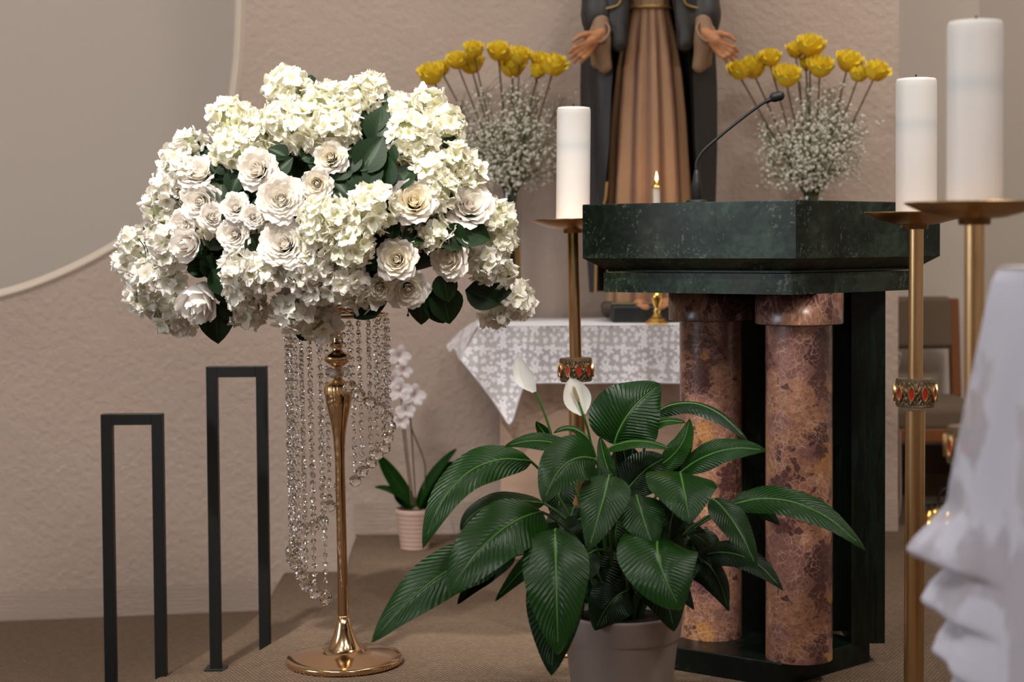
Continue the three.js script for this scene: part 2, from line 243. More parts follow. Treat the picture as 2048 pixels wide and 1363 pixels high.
{ // left wall with an opening for the unseen glowing window
  const w = UNSEEN_WINDOW, z0 = w.z - w.w / 2, z1 = w.z + w.w / 2, y0 = w.y - w.h / 2 + 0.4, y1 = y0 + w.h;
  const b = (a, c, d, e) => new THREE.BoxGeometry(0.2, d - c, e - a).translate(-6.1, (c + d) / 2, (a + e) / 2);
  struct('wall_left', merge([b(-8.6, -0.45, 5.25, z0), b(z1, -0.45, 5.25, 8.4), b(z0, -0.45, y0, z1), b(z0, y1, 5.25, z1)]), M.paint);
  const win = new THREE.Group(); win.name = 'unseen_window_1'; win.userData.kind = 'structure'; win.position.set(-6.06, (y0 + y1) / 2, w.z); scene.add(win);
  const fr = []; for (const s of [-1, 1]) { fr.push(box(0.08, w.h, 0.07, 0, 0, s * (w.w / 2 - 0.035)), box(0.08, 0.07, w.w, 0, s * (w.h / 2 - 0.035), 0)); } fr.push(box(0.07, w.h, 0.05), box(0.07, 0.05, w.w));
  part('window_frame', merge(fr), M.darkWood, win);
  for (const sy of [-1, 1]) for (const sz of [-1, 1]) part('pane', new THREE.BoxGeometry(0.012, w.h / 2 - 0.09, w.w / 2 - 0.09).translate(-0.01, sy * w.h / 4, sz * w.w / 4), M.unseenWindowGlow, win, 'glowing pane of the unseen window');
  const l = new THREE.RectAreaLight(COOL, w.power, w.w - 0.1, w.h - 0.1); l.position.set(-5.94, (y0 + y1) / 2, w.z); l.lookAt(0, (y0 + y1) / 2, w.z); scene.add(l);
}
// plaster wall behind the altar: a scooped edge on its left, full height elsewhere
const XE = at(479, 150, 6.35).x, XR = (1797 - 1024) / F * 6.4;
const scoop = [[-60, 611], [0, 600], [60, 584], [120, 562], [180, 535], [240, 503], [300, 466], [350, 428], [400, 378], [440, 322], [464, 270]].map(([x, y]) => { const d = 6.28 + 0.2 * clamp((x + 60) / 500); return at(x, y, d); });
const scoopY = (x) => interp(scoop.map((p) => [p.x, p.y]), x);
{
  const col = []; for (let i = 0; i <= 60; i++) col.push(lerp(-2.6, XE, i / 60)); const right = []; for (let i = 0; i <= 20; i++) right.push(lerp(XE, XR, i / 20));
  const strip = (xs, top, dz) => sheet(xs.length - 1, 12, (u, v) => { const x = xs[Math.round(u * (xs.length - 1))]; return V(x, lerp(-0.4, top(x), v), wallZ(x) + dz); });
  const setUV = (g) => { const p = g.attributes.position, uv = g.attributes.uv; for (let i = 0; i < p.count; i++) uv.setXY(i, p.getX(i), p.getY(i)); return g; };
  const cap = sheet(60, 1, (u, v) => { const x = col[Math.round(u * 60)]; return V(x, scoopY(x) + 0.0, wallZ(x) - 0.25 * v); });
  const side = (x, y0, y1) => sheet(1, 1, (u, v) => V(x, lerp(y0, y1, v), wallZ(x) - 0.25 * (1 - u)));
  struct('wall_back', merge([setUV(strip(col, scoopY, 0)), setUV(strip(right, () => 5.25, 0)), setUV(strip(col, scoopY, -0.25)), setUV(strip(right, () => 5.25, -0.25)), setUV(cap), setUV(side(XE, scoopY(XE), 5.25)), setUV(side(XR, -0.4, 5.25)), setUV(side(-2.6, -0.4, scoopY(-2.6)))]), M.plaster);
  // rounded plaster bead along the scoop and up the vertical edge, and a low plain skirting band
  const path = [...scoop.map((p) => V(p.x, p.y + 0.012, wallZ(p.x) - 0.02)), V(XE - 0.004, scoopY(XE) + 0.3, wallZ(XE) - 0.02), V(XE - 0.004, 3, wallZ(XE) - 0.02), V(XE - 0.004, 5.2, wallZ(XE) - 0.02)];
  struct('trim_1', merge([tube(path, 0.026, 160, 10), tube(path.map((p) => V(p.x, p.y, p.z + 0.018)), 0.011, 160, 8)]), M.trim);
  struct('baseboard_left', sheet(50, 1, (u, v) => { const x = lerp(-2.6, -0.9, u); return V(x, lerp(-0.28, -0.17, v), wallZ(x) + 0.004); }), M.plaster);
  scene.children[scene.children.length - 1].geometry = thick(scene.children[scene.children.length - 1].geometry, 0.006);
  struct('baseboard_right', box(XR + 0.6, 0.12, 0.008, (XR - 0.6) / 2, 0.06, ZW + 0.004, 0.002), M.plaster);
}
{ // angled side wall at far right
  const a = V(2.03, 0, -7.4), b = V(4.4, 0, -5.2), d = b.clone().sub(a), g = new THREE.BoxGeometry(d.length(), 5.65, 0.12); g.translate(d.length() / 2, 2.4, -0.06).rotateY(-Math.atan2(d.z, d.x)).translate(a.x, 0, a.z); struct('wall_side', g, M.paint);
}
// ceiling lights: fill panels added to brighten the room, then the spotlights
FILL_PANELS.forEach(([x, z, p], i) => {
  const t = thing('added_fill_panel', ['added square fill light panel above the altar side, nearest the window', 'added square fill light panel above the lectern', 'added square fill light panel over the seats, nearest the window', 'added square fill light panel over the seats, far from the window'][i], 'lamp', [x, TOP, z]);
  part('frame', merge([box(1.3, 0.05, 0.06, 0, -0.025, 0.62), box(1.3, 0.05, 0.06, 0, -0.025, -0.62), box(0.06, 0.05, 1.3, 0.62, -0.025, 0), box(0.06, 0.05, 1.3, -0.62, -0.025, 0)]), M.white, t);
  part('diffuser', new THREE.BoxGeometry(1.2, 0.02, 1.2).translate(0, -0.02, 0), M.lampGlow, t);
  const l = new THREE.RectAreaLight(NEUTRAL, p, 1.2, 1.2); l.position.set(x, TOP - 0.06, z); l.lookAt(x, 0, z); scene.add(l);
});
KEY.forEach(([x, y, z, p], i) => {
  const t = thing('ceiling_spotlight', ['round ceiling spotlight aimed at the white flowers', 'round ceiling spotlight aimed at the potted plant', 'round ceiling spotlight aimed at the candles', 'added round spotlight brightening the wall at right'][i], 'lamp', [x, y, z]);
  const target = [V(-0.5, 0.95, -4.3), V(0.25, 1.0, -4.3), V(0.75, 1.0, -4.1), V(2.9, 1.0, -6.6)][i], dir = target.clone().sub(V(x, y, z)).normalize(), head = new THREE.Group();
  const hd = part('housing', lathe([[0.0, -0.16], [0.05, -0.16], [0.075, -0.12], [0.08, 0.0], [0.07, 0.0], [0.066, -0.03], [0.0, -0.03]], 24).rotateX(Math.PI).rotateX(Math.PI), M.matt, t); hd.quaternion.setFromUnitVectors(V(0, 1, 0), dir);
  const ln = part('lens', new THREE.CylinderGeometry(0.064, 0.064, 0.01, 24).translate(0, -0.02, 0), M.lampGlow, t); ln.quaternion.copy(hd.quaternion);
  part('rod', new THREE.CylinderGeometry(0.012, 0.012, TOP - y, 10).translate(0, (TOP - y) / 2, 0).translate(-dir.x * 0.1, -dir.y * 0.1 - 0.1, -dir.z * 0.1), M.matt, t);
  const l = new THREE.SpotLight(WARM, p, 0, [0.20, 0.17, 0.20, 0.7][i], 0.9, 2); l.position.set(x, y, z).addScaledVector(dir, 0.03); l.target.position.copy(target); l.castShadow = true; l.shadow.radius = 4; scene.add(l, l.target);
});

// ------------------------------------------------------------------ lectern
{
  const t = thing('lectern', 'green marble lectern on red marble columns behind the peace lily', 'lectern');
  const L = [0.182, -4.36], Fr = [0.668, -4.0], R = [1.113, -4.42], B = [L[0] + R[0] - Fr[0], L[1] + R[1] - Fr[1]];
  const cx = (L[0] + R[0]) / 2, cz = (L[1] + R[1]) / 2, corners = [L, Fr, R, B];
  const ring = (s, y) => corners.map(([x, z]) => V(cx + (x - cx) * s, y, cz + (z - cz) * s));
  function prism(profile) { // [[scale, y] ...] from the top down; flat-shaded with uv in metres
    const pos = [], uv = [], nrm = [];
    const tri = (a, b, c, ua, ub, uc) => { const n = b.clone().sub(a).cross(c.clone().sub(a)).normalize(); for (const p of [a, b, c]) { pos.push(p.x, p.y, p.z); nrm.push(n.x, n.y, n.z); } uv.push(...ua, ...ub, ...uc); };
    for (let k = 0; k < profile.length - 1; k++) { const a = ring(...profile[k]), b = ring(...profile[k + 1]); let s = 0; for (let i = 0; i < 4; i++) { const j = (i + 1) % 4, w = a[i].distanceTo(a[j]), s1 = s + w * 1.1; const va = profile[k][1], vb = profile[k + 1][1] - (Math.abs(profile[k][0] - profile[k + 1][0])) * 0.3; tri(a[i], b[i], b[j], [s, va], [s, vb], [s1, vb]); tri(a[i], b[j], a[j], [s, va], [s1, vb], [s1, va]); s = s1 + 0.13; } }
    for (const [r, up] of [[ring(...profile[0]), true], [ring(...profile[profile.length - 1]), false]]) { const u = (p) => [p.x, p.z]; const q = up ? [0, 1, 2, 0, 2, 3] : [0, 2, 1, 0, 3, 2]; for (let i = 0; i < 6; i += 3) tri(r[q[i]], r[q[i + 1]], r[q[i + 2]], u(r[q[i]]), u(r[q[i + 1]]), u(r[q[i + 2]])); }
    const g = new THREE.BufferGeometry(); g.setAttribute('position', new THREE.Float32BufferAttribute(pos, 3)); g.setAttribute('normal', new THREE.Float32BufferAttribute(nrm, 3)); g.setAttribute('uv', new THREE.Float32BufferAttribute(uv, 2)); return g;
  }
  part('top_slab', prism([[0.996, EYE + 0.0965], [1, EYE + 0.0945], [1, EYE - 0.041], [0.87, EYE - 0.071], [0.86, EYE - 0.071], [0.86, EYE - 0.076]]), M.green, t);
  part('lower_slab', prism([[0.885, EYE - 0.078], [0.885, EYE - 0.128]]), M.green, t);
  const column = (px, d, r, rc) => {
    const p = at(px, 600, d), y1 = EYE - 0.128, yc = y1 - 0.078;
    const g = new THREE.CylinderGeometry(r, r, yc - 0.06, 48, 1, true).translate(p.x, (yc + 0.06) / 2, p.z), uv = g.attributes.uv; for (let i = 0; i < uv.count; i++) uv.setXY(i, uv.getX(i) * 0.9 + px * 0.0011, uv.getY(i) * 1.6);
    g.translate(-p.x, 0, -p.z).rotateY(Math.PI * 0.9).translate(p.x, 0, p.z); part('column', g, M.red, t);
    const c = lathe([[0, yc], [rc - 0.003, yc], [rc, yc + 0.003], [rc, y1], [0, y1]], 56).rotateY(Math.PI * 0.9).translate(p.x, 0, p.z), cu = c.attributes.uv; for (let i = 0; i < cu.count; i++) cu.setXY(i, cu.getX(i) * 1.1 + px * 0.002, cu.getY(i) * 0.3 + 0.4);
    part('capital', c, M.red, t);
  };
  column(1421, 4.47, 0.0815, 0.110); column(1598, 4.22, 0.083, 0.109); column(1640, 4.72, 0.082, 0.109);
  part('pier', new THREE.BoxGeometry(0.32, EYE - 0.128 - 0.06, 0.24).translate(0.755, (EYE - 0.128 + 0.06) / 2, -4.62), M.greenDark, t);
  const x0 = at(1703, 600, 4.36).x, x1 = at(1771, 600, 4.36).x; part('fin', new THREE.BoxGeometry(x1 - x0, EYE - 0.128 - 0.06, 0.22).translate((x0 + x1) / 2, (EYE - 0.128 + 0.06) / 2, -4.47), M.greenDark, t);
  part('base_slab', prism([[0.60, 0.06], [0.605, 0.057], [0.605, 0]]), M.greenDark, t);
  // gooseneck microphone standing on the lectern
  const D = 4.33, b = at(1393, 402, D); b.y = EYE + 0.0965; const m = thing('gooseneck_microphone', 'black gooseneck microphone standing on the green lectern', 'microphone', b), P = (x, y) => at(x, y, D).sub(b);
  part('base', lathe([[0, 0], [0.027, 0], [0.028, 0.004], [0.026, 0.009], [0.014, 0.011], [0.0, 0.011]], 32), M.matt, m);
  part('barrel', lathe([[0, 0.008], [0.0125, 0.008], [0.0125, 0.05], [0.0105, 0.058], [0.0085, 0.072], [0.006, 0.085], [0, 0.086]], 24), M.matt, m);
  part('gooseneck', tube([V(0, 0.08, 0), P(1393, 325), P(1404, 305), P(1440, 272), P(1490, 232), P(1528, 205), P(1545, 197)], 0.0042, 60, 10), M.matt, m);
  const e = P(1554, 193), mic = part('microphone_capsule', new THREE.CapsuleGeometry(0.0125, 0.014, 6, 20), M.matt, m); mic.position.copy(e); aim(mic, P(1566, 191).sub(P(1543, 197)));
  part('connector', tube([P(1532, 203), P(1545, 197)], 0.0065, 4, 10), M.matt, m);
}

// ------------------------------------------------------------------ candle stands and their candles
function candleStand(px, d, lean, label, candleLabel, turn) {
  const c = at(px, 440, d), t = thing('candle_stand', label, 'candle stand', [c.x, 0, c.z], 'brass candle stands');
  const H = 1.137, yc = 0.757;
  part('base', lathe([[0, 0], [0.113, 0], [0.115, 0.006], [0.111, 0.014], [0.06, 0.03], [0.032, 0.05], [0.0225, 0.09], [0, 0.09]], 48), M.brass, t);
  part('lower_pole', new THREE.CylinderGeometry(0.0222, 0.0222, yc - 0.1, 40).translate(0, (yc + 0.02) / 2, 0), M.brass, t);
  part('upper_pole', new THREE.CylinderGeometry(0.0162, 0.0162, H - yc, 40).translate(0, (H + yc) / 2, 0), M.brass, t);
  part('drip_plate', lathe([[0.0, H - 0.012], [0.026, H - 0.012], [0.027, H - 0.002], [0.05, H + 0.0], [0.085, H + 0.009], [0.112, H + 0.022], [0.1155, H + 0.0245], [0.1145, H + 0.0262], [0.108, H + 0.0235], [0.08, H + 0.0125], [0.05, H + 0.005], [0, H + 0.004]], 64), M.brass, t);
  const k = part('collar', lathe([[0.017, -0.031], [0.041, -0.031], [0.0435, -0.027], [0.044, 0.026], [0.043, 0.031], [0.0405, 0.0325], [0.017, 0.0325]], 56), M.brassOld, t); k.position.y = yc;
  const sh = new THREE.Shape(), w = 0.0082, h = 0.0185; sh.moveTo(0, -h); sh.quadraticCurveTo(w * 1.9, 0, 0, h); sh.quadraticCurveTo(-w * 1.9, 0, 0, -h);
  const hole = new THREE.Path(); hole.moveTo(0, -h * 0.84); hole.quadraticCurveTo(-w * 1.5, 0, 0, h * 0.84); hole.quadraticCurveTo(w * 1.5, 0, 0, -h * 0.84); const rim = sh.clone(); rim.holes.push(hole);
  const rimG = new THREE.ExtrudeGeometry(rim, { depth: 0.006, bevelEnabled: true, bevelSize: 0.0006, bevelThickness: 0.0008, bevelSegments: 2, curveSegments: 10 });
  const gemS = new THREE.Shape(); gemS.moveTo(0, -h * 0.84); gemS.quadraticCurveTo(w * 1.5, 0, 0, h * 0.84); gemS.quadraticCurveTo(-w * 1.5, 0, 0, -h * 0.84);
  const gemG = new THREE.ExtrudeGeometry(gemS, { depth: 0.003, bevelEnabled: true, bevelSize: 0.0012, bevelOffset: -0.0012, bevelThickness: 0.0015, bevelSegments: 3, curveSegments: 10 });
  for (let i = 0; i < 10; i++) { const a = turn + i * Math.PI / 5, m = part('gem', gemG, i % 4 === 2 ? M.gemAmber : M.gemRed, k, i % 4 === 2 ? 'amber glass gem' : 'red glass gem'), f = part('gem_setting', rimG, M.brass, k); for (const o of [m, f]) { o.position.set(Math.sin(a) * 0.0425, 0, Math.cos(a) * 0.0425); o.rotation.y = a; } }
  t.rotation.z = lean;
  const q = thing('pillar_candle', candleLabel, 'candle', V(0, H + 0.005, 0).applyEuler(t.rotation).add(t.position), 'thick white pillar candles'); q.rotation.z = lean; q.rotation.y = 0.3 * px;
  const wax = lathe([[0, 0], [0.0450, 0], [0.0453, 0.01], [0.0453, 0.3], [0.0448, 0.312], [0.0425, 0.3185], [0.036, 0.3195], [0.012, 0.3165], [0, 0.3155]], 56), wp = wax.attributes.position; for (let i = 0; i < wp.count; i++) wax.attributes.uv.setY(i, clamp(wp.getY(i) / 0.325, 0.01, 0.99));
  part('wax', wax, M.wax, q);
  part('wick', tube([[0, 0.31, 0], [0.0005, 0.322, 0], [0.002, 0.328, 0.001]], 0.002, 6, 6), M.wick, q);
}
candleStand(1160, 4.57, 0.017, 'brass candle stand behind the lectern, standing left of it', 'white pillar candle on the stand left of the lectern', 0.12);
candleStand(1829.5, 3.82, -0.003, 'brass candle stand in front of the right side of the lectern', 'white pillar candle in front of the right side of the lectern', 0.22);
candleStand(1949, 2.83, 0.0, 'blurred brass candle stand beside the white altar cloth', 'large blurred white candle nearest the camera', -0.55);

// ------------------------------------------------------------------ flower stand with crystal strands
const FS = { x: at(689, 1329, 4.43).x, z: -4.43 };
{
  const t = thing('flower_stand', 'gold trumpet-shaped flower stand hung with strands of crystal beads', 'flower stand', [FS.x, 0, FS.z]);
  const s = 1 / 767, pr = (list) => list.map(([y, r]) => [r * s, (1329 - y) * s]);
  part('base', lathe([[0, 0], [0.149, 0], [0.153, 0.005], [0.1535, 0.013], [0.150, 0.018], [0.13, 0.0215], [0.08, 0.029], ...pr([[1303, 42], [1295, 34], [1283, 27], [1268, 20], [1252, 15], [1236, 12]]), [0, 0.122]], 72), M.gold, t);
  part('joint_ring', lathe(pr([[1237, 11], [1236, 12.6], [1233, 12.6], [1232, 10.5]]), 32), M.gold, t);
  part('pole', lathe(pr([[1234, 11], [1120, 10], [1000, 10], [920, 10], [895, 11], [872, 12.5], [850, 15.5], [828, 20], [808, 24.5], [792, 27], [784, 27.5]]), 40), M.gold, t);
  { const g = lathe(pr([[786, 27.6], [780, 28], [772, 27.6], [766, 24], [762, 16], [757, 9], [750, 7]]), 60), p = g.attributes.position; for (let i = 0; i < p.count; i++) { const a = Math.atan2(p.getZ(i), p.getX(i)), k = 1 + 0.035 * Math.cos(a * 22); p.setX(i, p.getX(i) * k); p.setZ(i, p.getZ(i) * k); } g.computeVertexNormals(); part('fluted_shoulder', g, M.goldFluted, t); }
  part('neck', lathe(pr([[758, 6], [732, 6], [730, 12], [724, 20], [719, 26], [714, 28], [709, 26], [704, 20], [700, 12], [697, 10], [690, 10], [688, 12], [684, 12], [682, 9], [672, 9], [660, 8], [640, 6], [626, 8], [616, 15], [606, 22], [602, 22], [602, 0]]), 44), M.gold, t);
  const yr = (1329 - 628) * s, Rg = 102 * s;
  const ringG = [new THREE.TorusGeometry(Rg, 0.004, 8, 72).rotateX(Math.PI / 2).translate(0, yr, 0)]; for (let i = 0; i < 6; i++) { const a = i * Math.PI / 3; ringG.push(tube([[0, yr + 0.02, 0], [Math.cos(a) * Rg, yr, Math.sin(a) * Rg]], 0.003, 2, 6)); }
  part('strand_ring', merge(ringG), M.gold, t);
  // crystal strands: sideways x of the pixel column, and how low the ball at the end hangs
  const bead = new THREE.SphereGeometry(0.0076, 8, 4).toNonIndexed(); bead.scale(1, 1, 0.8); bead.computeVertexNormals();
  const wire = new THREE.TorusGeometry(0.0026, 0.0006, 4, 8).toNonIndexed();
  const ball = new THREE.IcosahedronGeometry(0.0175, 1); ball.computeVertexNormals();
  const ends = [[0.33, 773], [0.52, 791], [0.75, 806], [1.0, 818], [1.32, 836], [1.57, 855], [1.98, 877], [2.14, 896], [2.39, 908], [2.57, 925], [2.78, 943], [2.94, 961], [3.26, 973], [3.47, 1010], [3.63, 1040], [3.82, 1049], [4.05, 1055], [4.42, 1088], [4.71, 1100], [5.05, 1113], [5.28, 1126], [5.45, 1146], [5.62, 1168], [5.82, 1182], [6.06, 1196]];
  ends.forEach(([a, y], i) => {
    const x = Math.sin(a) * Rg, z = Math.cos(a) * Rg, bottom = at(680, y, 4.43 - z).y, n = Math.floor((yr - bottom - 0.022) / 0.0212), gs = [];
    for (let k = 0; k < n; k++) { const yy = yr - 0.006 - (k + 0.5) * (yr - bottom - 0.02) / n; gs.push(bead.clone().rotateY(k * 0.7 + i).translate(x, yy, z)); gs.push(wire.clone().rotateY(k % 2 ? 1.57 : 0).translate(x, yy + 0.0106, z)); }
    const st = part('crystal_strand', merge(gs), M.crystal, t); const b = part('crystal_ball', ball, M.crystal, st); b.position.set(x, bottom, z); b.rotation.set(0.3, i, 0);
  });
  const nb = new THREE.IcosahedronGeometry(0.0125, 1); nb.computeVertexNormals();
  for (let i = 0; i < 7; i++) { const a = i * 0.9 + 0.3, b = part('neck_crystal', nb, M.crystal, t); b.position.set(Math.sin(a) * 0.021, (1329 - 744) * s + (i % 2) * 0.004, Math.cos(a) * 0.021); }
  for (let i = 0; i < 9; i++) { const a = i * 0.7, b = part('neck_crystal', bead, M.crystal, t); b.position.set(Math.sin(a) * 0.018, (1329 - 668) * s - (i % 3) * 0.013, Math.cos(a) * 0.018); }
  t.rotation.z = 0.013;
}

// ------------------------------------------------------------------ white flower arrangement
function petal(o) { // a cupped petal around +y
  const { ang, L, open, curl, wid, base, y0 = 0, bulge = 0.9, ripple = 0.03, nu = 6, nv = 6, seed = 0 } = o; const rr = [base], yy = [y0]; let r = base, y = y0;
  for (let j = 1; j <= nv; j++) { const v = (j - 0.5) / nv, b = open * (0.35 + 0.65 * v) + curl * v * v * v + bulge * (1 - v) * (1 - v); r += L / nv * Math.sin(b); y += L / nv * Math.cos(b); rr.push(Math.max(r, 0.0004)); yy.push(y); }
  return sheet(nu, nv, (s, v) => { const j = Math.round(v * nv), u = s * 2 - 1; let w = wid * (0.28 + 0.72 * Math.sin(Math.min(1, v / 0.62) * Math.PI / 2)); if (v > 0.55) w *= Math.sqrt(Math.max(0.03, 1 - Math.pow((v - 0.55) / 0.46, 2) * 0.93)); const q = rr[j], a = ang + clamp(u * w / (q + 0.25 * wid), -2.6, 2.6), f = q * (1 + 0.06 * u * u), dy = ripple * L * Math.sin(u * 5.3 + seed) * v * v; return V(Math.cos(a) * f, yy[j] + dy - 0.06 * L * u * u * v, Math.sin(a) * f); });
}
const ROSE = { // petals, outer ones apart, height of the rims at the heart and at the edge, how far in they root, root depth, swell, widths
  full: { n: 46, outer: 9, h: [0.30, 0.02], lean: 0.5, root: -0.22, bulge: [0.1, 0.35], wid: [0.2, 0.46], tip: 0.5, R: 1 },
  half: { n: 30, outer: 8, h: [0.50, 0.06], lean: 0.42, root: -0.25, bulge: [0.15, 0.45], wid: [0.22, 0.56], tip: 0.6, R: 1 },
  loose: { n: 28, outer: 9, h: [0.36, -0.04], lean: 0.45, root: -0.25, bulge: [0.1, 0.35], wid: [0.22, 0.58], tip: 0.45, R: 1 },
  bud: { n: 20, outer: 6, h: [1.15, 0.75], lean: 0.3, root: -0.2, bulge: [0.3, 0.7], wid: [0.26, 0.62], tip: 0.5, R: 0.72 },
  cup: { n: 30, outer: 8, h: [0.62, 0.34], lean: 0.36, root: -0.72, bulge: [0.3, 1.1], wid: [0.22, 0.56], tip: 0.55, R: 0.84 } };
function roseShape(R, kind, seed) { // { outer: [petals], centre }
  const r = rng(seed), c = ROSE[kind], list = [], L2 = (a, f) => lerp(a[0], a[1], f);
  for (let k = 0; k < c.n; k++) { const f = k / (c.n - 1), rho = R * c.R * (0.07 + 0.93 * Math.pow(f, 0.85)) * (0.95 + 0.1 * r()), h = R * L2(c.h, f * f) * (0.95 + 0.1 * r()), base = rho * c.lean, yb = R * c.root, dr = rho - base, dh = h - yb; list.push(petal({ ang: k * 2.4 + 0.5 * r(), y0: yb, L: Math.hypot(dr, dh) * 1.12, open: Math.atan2(dr, dh) * 1.15 - 0.3 * L2(c.bulge, f), curl: lerp(-0.5, c.tip, f), wid: R * L2(c.wid, Math.sqrt(f)), base, bulge: L2(c.bulge, f), ripple: 0.05 * r() + 0.02, seed: r() * 6 })); }
  const heart = new THREE.SphereGeometry(R * 0.11, 8, 8).scale(1, 1.5, 1).translate(0, R * (c.h[0] * 0.55 - 0.12), 0);
  return { outer: list.slice(-c.outer), centre: mergeGeometries([...list.slice(0, -c.outer), heart]) };
}
function floretShape(seed, n = 4) {
  const r = rng(seed), gs = [], L = 0.0245;
  for (let k = 0; k < n; k++) gs.push(petal({ ang: k * 2 * Math.PI / n + 0.25 * (r() - 0.5), L: L * (0.85 + 0.35 * r()), open: 1.0 + 0.35 * r(), curl: 0.3 * (r() - 0.2), wid: L * (0.58 + 0.12 * r()), base: 0.0012, bulge: 0.3, ripple: 0.12 * (r() + 0.3), nu: 4, nv: 4, seed: r() * 6 }));
  return mergeGeometries(gs);
}
const creamPaint = (g, size, mid = [0.80, 0.84, 0.52], edge = [0.97, 0.96, 0.90], k = 0.6) => paint(g, (x, y, z, u, v) => { const t = smooth(0.0, k, v); return [lerp(mid[0], edge[0], t), lerp(mid[1], edge[1], t), lerp(mid[2], edge[2], t)]; });
const florets = [1, 2, 3, 4, 5].map((s) => creamPaint(floretShape(s * 7)));
const smallLeafG = [0, 1].map((q) => sheet(6, 8, (u, v) => { const a = u * 2 - 1, w = 0.42 * Math.pow(Math.sin(Math.PI * Math.pow(clamp(v, 0.001, 0.999), 0.8)), 0.85); return V(a * w, v, 0.22 * Math.abs(a) * w * 2 - 0.35 * v * v * (0.5 + q)); }));
{
  const base = V(FS.x - 0.01, (1329 - 612) / 767, FS.z), t = thing('flower_arrangement', 'large dome of white roses and cream hydrangeas on the gold stand', 'flowers', base), r = rng(42);
  const place = (x, y, back = 0) => { const e = ((x - 650) / 415) ** 2 + ((y - (y > 430 ? 430 : 430)) / (y > 430 ? 260 : 300)) ** 2, d = 4.43 - 0.42 * Math.sqrt(Math.max(0.0, 1 - e)) + back; return at(x, y, d).sub(base); };
  const centre = at(650, 520, 4.5).sub(base);
  // foam core: a dark green dome that carries the stems
  { const g = new THREE.SphereGeometry(1, 32, 20), p = g.attributes.position; for (let i = 0; i < p.count; i++) { const x = p.getX(i), y = p.getY(i), z = p.getZ(i); p.setXYZ(i, x * 0.36, (y > 0 ? y * 0.27 : y * 0.09), z * 0.27); } g.computeVertexNormals(); const c = at(650, 490, 4.43).sub(base); part('foam_core', g.translate(c.x, c.y, c.z), M.foam, t); }
  // hydrangea heads: x, y, radius in the photograph's pixels (+ set back)
  const heads = [[576, 180, 46], [466, 246, 50], [470, 300, 44], [561, 250, 48], [612, 258, 50], [650, 208, 45], [706, 210, 42], [736, 192, 46], [673, 258, 52], [800, 226, 38], [856, 210, 34], [820, 278, 60], [888, 258, 42], [912, 322, 36], [936, 350, 30], [866, 345, 38], [880, 384, 36], [381, 290, 30], [356, 325, 32], [372, 352, 34], [338, 382, 32], [322, 418, 32], [333, 470, 36], [338, 500, 34], [266, 484, 26], [262, 524, 32], [306, 552, 42], [346, 560, 30], [292, 592, 36], [350, 620, 42], [372, 640, 26], [482, 532, 42], [528, 545, 38], [490, 575, 40], [496, 612, 40, 0.05], [630, 524, 40], [606, 550, 36], [590, 616, 42], [640, 645, 34], [655, 440, 55], [745, 416, 50], [700, 484, 50], [640, 472, 44], [686, 560, 52], [640, 575, 36], [730, 590, 30, 0.03], [990, 438, 38], [996, 476, 34], [968, 520, 42], [1002, 545, 26], [1026, 598, 38], [990, 622, 26], [866, 462, 38, 0.03], [822, 470, 34, 0.05], [428, 440, 40, 0.05], [540, 440, 36, 0.06], [520, 285, 40, 0.03]];
  const rim = []; // where single florets were set, most frontal first
  heads.forEach(([x, y, rp, back = 0], hi) => {
    const pos = place(x, y, back), R = rp * (pos.z + base.z) / -F, g = new THREE.Group(); g.name = 'hydrangea'; g.position.copy(pos); t.add(g);
    const out = pos.clone().sub(centre).normalize().multiplyScalar(0.8).add(V(0, 0.05, 0.55)).normalize(), cool = y > 500 || x < 420, mat = cool ? M.creamWhite : M.cream, n = Math.max(16, Math.round(3.3 * R * R / (0.0140 * 0.0140))), rest = [], front = [], toCam = camera.position.clone().sub(base).sub(pos).normalize(), sg = 0.9 + 0.2 * r();
    for (let k = 0; k < n; k++) {
      const yy = 1 - 2 * (k + 0.5) / n, rad = Math.sqrt(1 - yy * yy), a = k * 2.39996 + hi, d = V(Math.cos(a) * rad, yy, Math.sin(a) * rad).add(V(r() - 0.5, r() - 0.5, r() - 0.5).multiplyScalar(0.5)).normalize(); if (d.dot(out) < -0.35) continue;
      const m = new THREE.Matrix4().compose(d.clone().multiplyScalar(R * (0.60 + 0.24 * r())), new THREE.Quaternion().setFromUnitVectors(V(0, 1, 0), d.clone().add(V(r() - 0.5, r() - 0.5, r() - 0.5).multiplyScalar(0.7)).normalize()).multiply(new THREE.Quaternion().setFromAxisAngle(V(0, 1, 0), r() * 6.28)), V(1, 1, 1).multiplyScalar((0.85 + 0.4 * r()) * sg));
      front.push([d.dot(toCam), m, k % florets.length]);
    }
    front.sort((p, q) => q[0] - p[0]);
    front.forEach(([, m, fi], k) => { if (k < 5) { const o = part('floret', florets[fi], mat, g); m.decompose(o.position, o.quaternion, o.scale); } else rest.push(florets[fi].clone().applyMatrix4(m)); });
    const core = new THREE.IcosahedronGeometry(R * 0.6, 2); const cm = part('flower_head_core', core, M.headCore, g);
    if (rest.length) { const q = part('florets', merge(rest), mat, g); q.userData.kind = 'stuff'; }
  });
